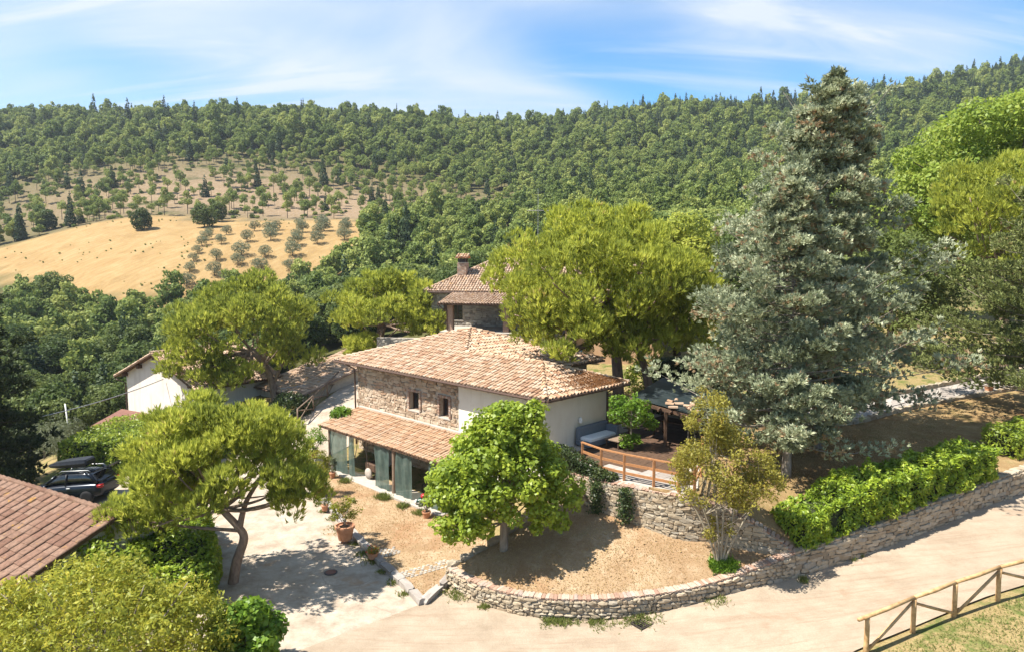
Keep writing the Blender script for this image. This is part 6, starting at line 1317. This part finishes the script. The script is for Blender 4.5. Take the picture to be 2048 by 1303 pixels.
# weeds and dry grass (uncountable)
def weeds(name, label, pts, mat, n, ln, sprd, wd_=.012, zf=None):
    P = []; 
    for x, y, r in pts: a = rng.normal(size=(int(n), 2)) * r; P.append(np.stack([x + a[:, 0], y + a[:, 1]], -1))
    P = np.concatenate(P); z_ = zf(P[:, 0], P[:, 1]) if zf else g_(P[:, 0], P[:, 1]) + .04; P = np.concatenate([P, z_[:, None]], 1)
    v = tufts(P, unit(np.tile((0, 0, 1.), (len(P), 1)) + rdir(len(P)) * .5), 3, ln, wd_, sprd, rng.uniform(0, 1, len(P)))
    return tag(leaf_obj(name, v, mat, None, False), label, 'weeds', None, 'stuff')
wl = [(p[0] + random.uniform(-.1, .1), p[1] - .26, random.uniform(.1, .26)) for i, p in enumerate(cps) if i in (3, 4, 9, 20, 21, 22, 23, 27, 28, 33, 34, 35, 46)] + [(12.3, 24.85, .18), (12.7, 25.0, .12), (10.1, 23.65, .08)]
weeds('roadside_weeds', 'green weeds along the foot of the curved wall', wl, 'leaf_weed', 75, .15, .7)
weeds('kerb_weeds', 'grass tufts along the lawn kerb', [(-9.3 + k * .55 + random.uniform(-.1, .1), 33.2 - k * .9, .12) for k in range(11)] + [(-5.6, 27.0, .2), (-6.1, 27.6, .15), (-7.6, 30.2, .3)], 'leaf_weed', 70, .11, .5)
weeds('porch_weeds', 'weeds at the foot of the porch step', [(hw(x, -2.65).x, hw(x, -2.65).y, .14) for x in (3.6, 5.2, 8.4, 8.7, 10.2, 11.5)], 'leaf_weed', 120, .24, .5, .014, lambda x, y: g_(x, y) * .55 + .16)
weeds('maple_weeds', 'green suckers round the foot of the yellowish tree', [(7.2, 23.75, .16), (7.5, 23.8, .14)], 'leaf_vine', 260, .22, .7, .03, lambda x, y: zl(x, y))
def lawn_grass(name, label, poly, n, zf, mat, ln):
    pa = np.array(poly); lo, hi = pa.min(0), pa.max(0); X = rng.uniform(lo[0], hi[0], n * 2); Y = rng.uniform(lo[1], hi[1], n * 2); ok = inpoly(X, Y, pa); X, Y = X[ok][:n], Y[ok][:n]
    P = np.stack([X, Y, zf(X, Y)], -1); cl = np.array([mnoise.noise((a * .8, b * .8, 3)) for a, b in zip(X, Y)])
    v = tufts(P, unit(np.tile((0, 0, 1.), (len(P), 1)) + rdir(len(P)) * .9), 2, ln, .010, .6, np.clip(.5 + cl * .6 + rng.uniform(-.4, .4, len(P)), 0, 1))
    tag(leaf_obj(name, v, mat, None, False), label, 'grass', None, 'stuff')
lawn_grass('terrace_grass', 'short straw-dry grass of the terrace lawn', [(p.x, p.y + .15) for p in capS] + [(p.x - .1, p.y - .15) for p in retS[::-1][3:]] + [(-.4, 26.4)], 12000, lambda x, y: zl(x, y), 'leaf_straw', .05)
lawn_grass('front_grass', 'short straw-dry grass of the front lawn', [(-3.05, 23.9), (-2.6, 24.9), (-.7, 26.2), (1.4, 28.8), (-4.5, 34.0), (-9.0, 37.9), (-9.0, 33.5), (-4.75, 26.3)], 10000, lambda x, y: g_(x, y) * .55 + .16, 'leaf_straw', .05)
lawn_grass('bank_grass', 'patchy green and straw grass of the bank by the log fence', [(9.9, 18.6), (14.8, 20.5), (22, 23.2), (24, 16), (10, 14)], 14000, lambda x, y: g_(x, y), 'leaf_weed', .08)
def fallen(name, label, c, sd, n, zf, mat, size):
    X = rng.normal(c[0], sd[0], n); Y = rng.normal(c[1], sd[1], n); ok = inpoly(X, Y, np.array([(p.x, p.y + .15) for p in capS] + [(p.x - .1, p.y - .15) for p in retS[::-1][3:]] + [(-.4, 26.4)])); X, Y = X[ok], Y[ok]
    tag(leaf_obj(name, leaf_quads(np.stack([X, Y, zf(X, Y) + .045], -1), np.tile((0, 0, 1.), (len(X), 1)), size, .7, None, 1.2, .5), mat, None, False), label, 'fallen leaves', None, 'stuff')
fallen('fallen_leaves', 'pale fallen leaves scattered under the linden', (.3, 24.8), (2.2, 1.3), 420, lambda x, y: zl(x, y), 'leaf_straw', .08)
# fallen leaves and pine litter
lawn_grass('leaf_litter', 'brown litter under the cypresses', [(9, 26.5), (19, 30.5), (24, 37), (17, 34.5), (9, 33)], 14000, lambda x, y: zc(x, y), 'leaf_straw', .06)
t = thing('bird_bath', 'small pale stone dish on the shaded lawn by the cypress trunk', 'bird bath', (12.2, 27.0, float(zc(12.2, 27.0)[0]))); MB().lathe([(.12, -.05), (.07, .12), (.06, .22), (.2, .28), (.24, .33), (.2, .31), (.05, .28)], (0, 0, 0), 16).build('dish', 'concrete', t, True)

# ================================================================== HILLSIDE WOODS, OLIVES
def tree_mesh(name, blobs, n, size, leafm, h0, tr, asp=.75, tuft=None, up=.35):
    P, d, tn = blob_pts(blobs, n, .7); V, F, T = leaf_quads(P, d, size, asp, tn, up, .85)
    m = MB(); m.tube([(0, 0, -.8), (.08, .05, h0 * .5), (0, 0, h0)], [tr, tr * .8, tr * .4], 6); V2 = np.array(m.V); F2 = [f for f in m.F if len(f) == 4]
    F = np.concatenate([F, np.array(F2) + len(V)]); mi = np.zeros(len(F)); mi[-len(F2):] = 1
    return np_mesh(name, np.concatenate([V, V2]), F, [leafm, 'bark_dark'], np.concatenate([T, np.zeros(len(V2))]), mi)
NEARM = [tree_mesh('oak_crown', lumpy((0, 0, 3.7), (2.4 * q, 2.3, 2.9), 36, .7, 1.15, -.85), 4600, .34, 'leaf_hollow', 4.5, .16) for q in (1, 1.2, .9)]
MIDM = [tree_mesh('oak_crown', lumpy((0, 0, 3.7), (2.4 * q, 2.3, 2.9), 36, .7, 1.15, -.85), 4600, .34, 'leaf_wood', 4.5, .16) for q in (1, 1.2, .9)]
FARM = [tree_mesh('oak_crown', lumpy((rng.uniform(-.4, .4), 0, 4.4 + q), (2.3, 2.3, 2.6 + q * .6), 16, .65, 1.25, -.85), 1700, .56, 'leaf_wood', 4.5, .16) for q in (0, .5, 1.0, -.4)]
SPARSE = [tree_mesh('thin_oak', lumpy((0, 0, 5.2), (1.7, 1.7, 2.2), 15, .6, .95, -.8, False), 850, .42, 'leaf_wood', 5.0, .13) for q in range(3)]
CONIF = [tree_mesh('conifer', [((rng.uniform(-.2, .2), rng.uniform(-.2, .2), 1.2 + k * .95), np.array((1.9 * (1 - k / 9.5), 1.9 * (1 - k / 9.5), .9))) for k in range(9)], 1100, .5, 'leaf_conifer', 6, .14) for q in range(2)]
SPIRE = [tree_mesh('spire', [((0, 0, 1.0 + k * 1.05), np.array((.85 * (1 - k / 10), .85 * (1 - k / 10), .9))) for k in range(9)], 700, .4, 'leaf_conifer', 6, .12)]
OLIVE = [tree_mesh('olive_crown', lumpy((0, 0, 1.75), (1.4, 1.35, 1.25), 20, .45, .8, -.85), 2600, .2, 'leaf_olive', 1.8, .12, .4) for q in range(3)]
BUSH = [tree_mesh('scrub_bush', lumpy((0, 0, .8), (1.0, 1.0, .7), 9, .4, .7, -.5), 420, .34, 'leaf_wood', .6, .05)]
OL = [(-55.2,187),(-49.7,187),(-43.6,187.5),(-39.9,170),(-47.3,175),(-45.4,166.5),(-51.4,171.5),(-50.1,165),(-48.5,158),(-46.8,150.5),(-65.6,182.5),(-60.3,182.5),(-59.4,176.5),(-57.2,169.5),(-62.4,168.5),(-59.8,157.5),(-58.7,152.5),(-54.3,157),(-52.7,149.5),(-68,167),(-64.3,155),(-72,166),(-69,154.5),(-67.4,149),(-65.7,143.5),(-76,179.5),(-71,178),(-73.7,172.5),(-70.3,159.5),(-61.7,147.5),(-58.5,145.5),(-52.4,179),(-47.3,180.5),(-41.8,179)]
for i, (x, y) in enumerate(OL):
    s_ = random.uniform(.82, 1.12) * (.75 if x < -66 else 1)
    o = link(bpy.data.objects.new('olive_tree', OLIVE[i % 3])); o.location = (x, y, g(x, y) - .1); o.scale = (s_ * 1.05, s_ * 1.05, s_); o.rotation_euler.z = random.uniform(0, 6)
    tag(o, 'small grey-green olive tree in the rows on the yellow field', 'olive tree', 'olive trees planted in rows on the yellow field')
for i, (x, y, s_, lb) in enumerate(((-99.1, 191.5, 1.05, 'lone round oak standing in the upper yellow field'), (-82.9, 193, 1.15, 'larger round oak on the green patch of the field edge'), (-84.5, 206, 1.0, 'oak just above the pair at the top field edge'), (-135.6, 208.5, 1.1, 'dark oak at the top left corner of the yellow field'), (-88.8, 138.5, 1.25, 'round dark oak at the lower left field edge'), (-97, 136, 1.1, 'oak at the bottom left edge of the field'))):
    o = link(bpy.data.objects.new('field_oak', NEARM[i % 3])); o.location = (x, y, g(x, y) - 1.0); o.scale = (s_, s_, s_ * .95); tag(o, lb, 'tree')
# scatter
def bare_d(x, y): return np.exp(-(((x + 105) / 74) ** 2 + ((y - 254) / 44) ** 2) * .8) + np.exp(-(((x + 40) / 34) ** 2 + ((y - 232) / 26) ** 2))
cand = []
y = 62.
while y < 545:
    sp_ = 4.3 if y < 170 else 4.6
    for x in np.arange(-.80 * y - 14, .80 * y + 14, sp_): cand.append((x + rng.uniform(-.42, .42) * sp_, y + rng.uniform(-.42, .42) * sp_))
    y += sp_ * .92
for _ in range(1500): cand.append((rng.uniform(-190, -15), rng.uniform(206, 312), 1))
cand = np.array([(c_[0], c_[1]) for c_ in cand]); extra_ = np.arange(len(cand)) >= len(cand) - 1500; X, Y = cand[:, 0], cand[:, 1]
keep = ~inpoly(X, Y, FIELD) & ~inpoly(X, Y, np.array([(-165,172),(-118,165),(-99,149),(-97,138),(-112,138),(-165,158)])) & ~inpoly(X, Y, np.array([(-112,165),(-82,141),(-50,142),(-50,136),(-83,135),(-112,157)])); bd = bare_d(X, Y)
pat2 = np.array([mnoise.noise((a * .055, b_ * .055, 4)) for a, b_ in cand]); pat = np.array([mnoise.noise((a * .035, b_ * .035, 1)) for a, b_ in cand])
keep &= rng.random(len(X)) > np.clip(bd * 1.3, 0, .82) * np.clip(.78 - pat2 * 2.0, .2, 1)
keep &= ~((Y < 74) & (X > -26)) & ~((Y < 80) & (X > -24) & (X < 26)) & ~((Y < 92) & (X > 14) & (X < 40) & (rng.random(len(X)) < .5))
keep &= ~((Y > 185) & (Y < 214) & (X > -52) & (X < -30) & (rng.random(len(X)) < .5))
keep &= ~extra_ | (bd > .3)
X, Y, bd, extra_ = X[keep], Y[keep], bd[keep], extra_[keep]; ZG = np.concatenate([g_(X[i:i + 20000], Y[i:i + 20000]) for i in range(0, len(X), 20000)])
kind = np.where(bd > .3, 1, 0); rr = rng.random(len(X))
ridge = np.clip((X - 20) / 120, 0, 1) * np.clip((Y - 230) / 150, 0, 1) ; kind = np.where(rr < .06 + ridge * .38, 2, kind); kind = np.where((ZG > 74) & (rr > .982), 3, kind)
kind = np.where((bd > .25) & (rr > .75), 4, kind); kind = np.where(extra_, np.where(rr < .25, 1, 4), kind)
scl = np.where(Y > 190, rng.uniform(.75, 1.35, len(X)) * np.where(Y > 320, rng.choice((.7, 1.0, 1.0, 1.4), len(X)), 1), rng.uniform(.8, 1.15, len(X))); scl = np.where(kind == 4, rng.uniform(.5, 1.2, len(X)), scl); scl = np.where(kind == 3, scl * rng.uniform(.6, 1.0, len(X)), scl)
scl = np.where(Y > 170, scl * .78, scl); scl = np.where(extra_ | (kind == 1), scl * .85, scl); scl = np.where((X < -20) & (Y < 140), scl * .88, scl); scl = np.where((Y < 130) & (X > 10), scl * 1.05, scl)
inframe = (np.abs(X) < .74 * Y + 2)
size = scl / np.hypot(X, Y) * inframe
big_ = np.argsort(-size); oaks = [i for i in big_ if kind[i] in (0, 1)][:300]; sel = set(oaks)
RG = {'hollow': ('dark green broadleaf tree in the wooded hollow below the yellow field', 'trees of the hollow below the field'), 'mid': ('broadleaf tree on the lower wooded slope behind the upper stone house', 'trees behind the upper house'), 'right': ('broadleaf tree on the lower wooded slope right of the great pine', 'trees on the lower right slope'), 'hill': ('broadleaf tree on the open hillside above the yellow field', 'trees on the far hillside')}
for i in oaks:
    r_ = 'hill' if Y[i] > 195 else ('hollow' if X[i] < -.28 * Y[i] else ('mid' if X[i] < .06 * Y[i] else 'right'))
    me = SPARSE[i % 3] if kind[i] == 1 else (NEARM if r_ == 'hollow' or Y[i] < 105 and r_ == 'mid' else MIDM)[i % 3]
    o = link(bpy.data.objects.new('woodland_tree', me)); o.location = (X[i], Y[i], ZG[i] - .3); o.rotation_euler.z = float(rng.uniform(0, 6.28)); s_ = scl[i]; o.scale = (s_ * rng.uniform(.9, 1.15), s_ * rng.uniform(.9, 1.15), s_ * rng.uniform(.85, 1.15)); tag(o, RG[r_][0], 'tree', RG[r_][1])
fx, fy = rng.uniform(-150, -36, 420), rng.uniform(140, 211, 420); okf = inpoly(fx, fy, FIELD) & (np.array([mnoise.noise((a * .05, b_ * .05, 9)) for a, b_ in zip(fx, fy)]) > .05); fx, fy = fx[okf], fy[okf]
X = np.r_[X, fx]; Y = np.r_[Y, fy]; ZG = np.r_[ZG, g_(fx, fy) + .25]; kind = np.r_[kind, np.full(len(fx), 4)]; scl = np.r_[scl, rng.uniform(.10, .24, len(fx))]
rest = np.array([i for i in range(len(X)) if i not in sel])
# the far woods read as one mass: one object of instanced trees
pc_ = bpy.data.collections.new('woods_kinds'); protos = []
for k, me in enumerate(FARM + SPARSE + CONIF + SPIRE + BUSH): o = bpy.data.objects.new('k%02d' % k, me); pc_.objects.link(o)
nF, nS, nC = len(FARM), len(SPARSE), len(CONIF)
idx = np.select([kind == 0, kind == 1, kind == 2, kind == 3], [np.arange(len(X)) % nF, nF + np.arange(len(X)) % nS, nF + nS + np.arange(len(X)) % nC, nF + nS + nC], nF + nS + nC + 1)
me = bpy.data.meshes.new('woods'); me.from_pydata(np.stack([X[rest], Y[rest], ZG[rest] - .3], -1), [], [])
for nm, ty, ar in (('idx', 'INT', idx[rest].astype(np.int32)), ('rz', 'FLOAT', rng.uniform(0, 6.28, len(rest)).astype(np.float32)), ('sc', 'FLOAT', scl[rest].astype(np.float32)), ('sz', 'FLOAT', (scl[rest] * rng.uniform(.75, 1.3, len(rest))).astype(np.float32))):
    me.attributes.new(nm, ty, 'POINT').data.foreach_set('value', ar)
wo = link(bpy.data.objects.new('woods', me)); tag(wo, 'dense green woods covering the far hills up to the skyline', 'woods', None, 'stuff')
gt_ = bpy.data.node_groups.new('woods_scatter', 'GeometryNodeTree'); gt_.interface.new_socket('Geometry', in_out='INPUT', socket_type='NodeSocketGeometry'); gt_.interface.new_socket('Geometry', in_out='OUTPUT', socket_type='NodeSocketGeometry')
gn = gt_.nodes.new; gl = gt_.links.new
gi, go_ = gn('NodeGroupInput'), gn('NodeGroupOutput'); ip = gn('GeometryNodeInstanceOnPoints'); ci = gn('GeometryNodeCollectionInfo'); ci.inputs['Collection'].default_value = pc_; ci.inputs['Separate Children'].default_value = True; ci.inputs['Reset Children'].default_value = True
def na(nm, ty):
    q = gn('GeometryNodeInputNamedAttribute'); q.data_type = ty; q.inputs[0].default_value = nm; return q.outputs[0]
cx_ = gn('ShaderNodeCombineXYZ'); gl(na('rz', 'FLOAT'), cx_.inputs[2]); cs_ = gn('ShaderNodeCombineXYZ'); sc_ = na('sc', 'FLOAT')
sz_ = na('sz', 'FLOAT')
for k in range(3): gl(sc_ if k < 2 else sz_, cs_.inputs[k])
gl(gi.outputs[0], ip.inputs['Points']); gl(ci.outputs[0], ip.inputs['Instance']); ip.inputs['Pick Instance'].default_value = True; gl(na('idx', 'INT'), ip.inputs['Instance Index']); gl(cx_.outputs[0], ip.inputs['Rotation']); gl(cs_.outputs[0], ip.inputs['Scale']); gl(ip.outputs[0], go_.inputs[0])
md = wo.modifiers.new('scatter', 'NODES'); md.node_group = gt_

# ================================================================== thin summer haze over the whole valley
m, t = _nodes('haze'); pv = t.nodes.new('ShaderNodeVolumePrincipled'); pv.inputs['Color'].default_value = (.80, .88, 1.0, 1); pv.inputs['Density'].default_value = .00017; pv.inputs['Anisotropy'].default_value = .2
om = t.nodes.new('ShaderNodeOutputMaterial'); t.links.new(pv.outputs[0], om.inputs['Volume'])
tag(MB().box(-3400, 3400, -900, 4400, -60, 200).build('haze', 'haze'), 'thin summer haze softening the far hills', 'haze', None, 'stuff')
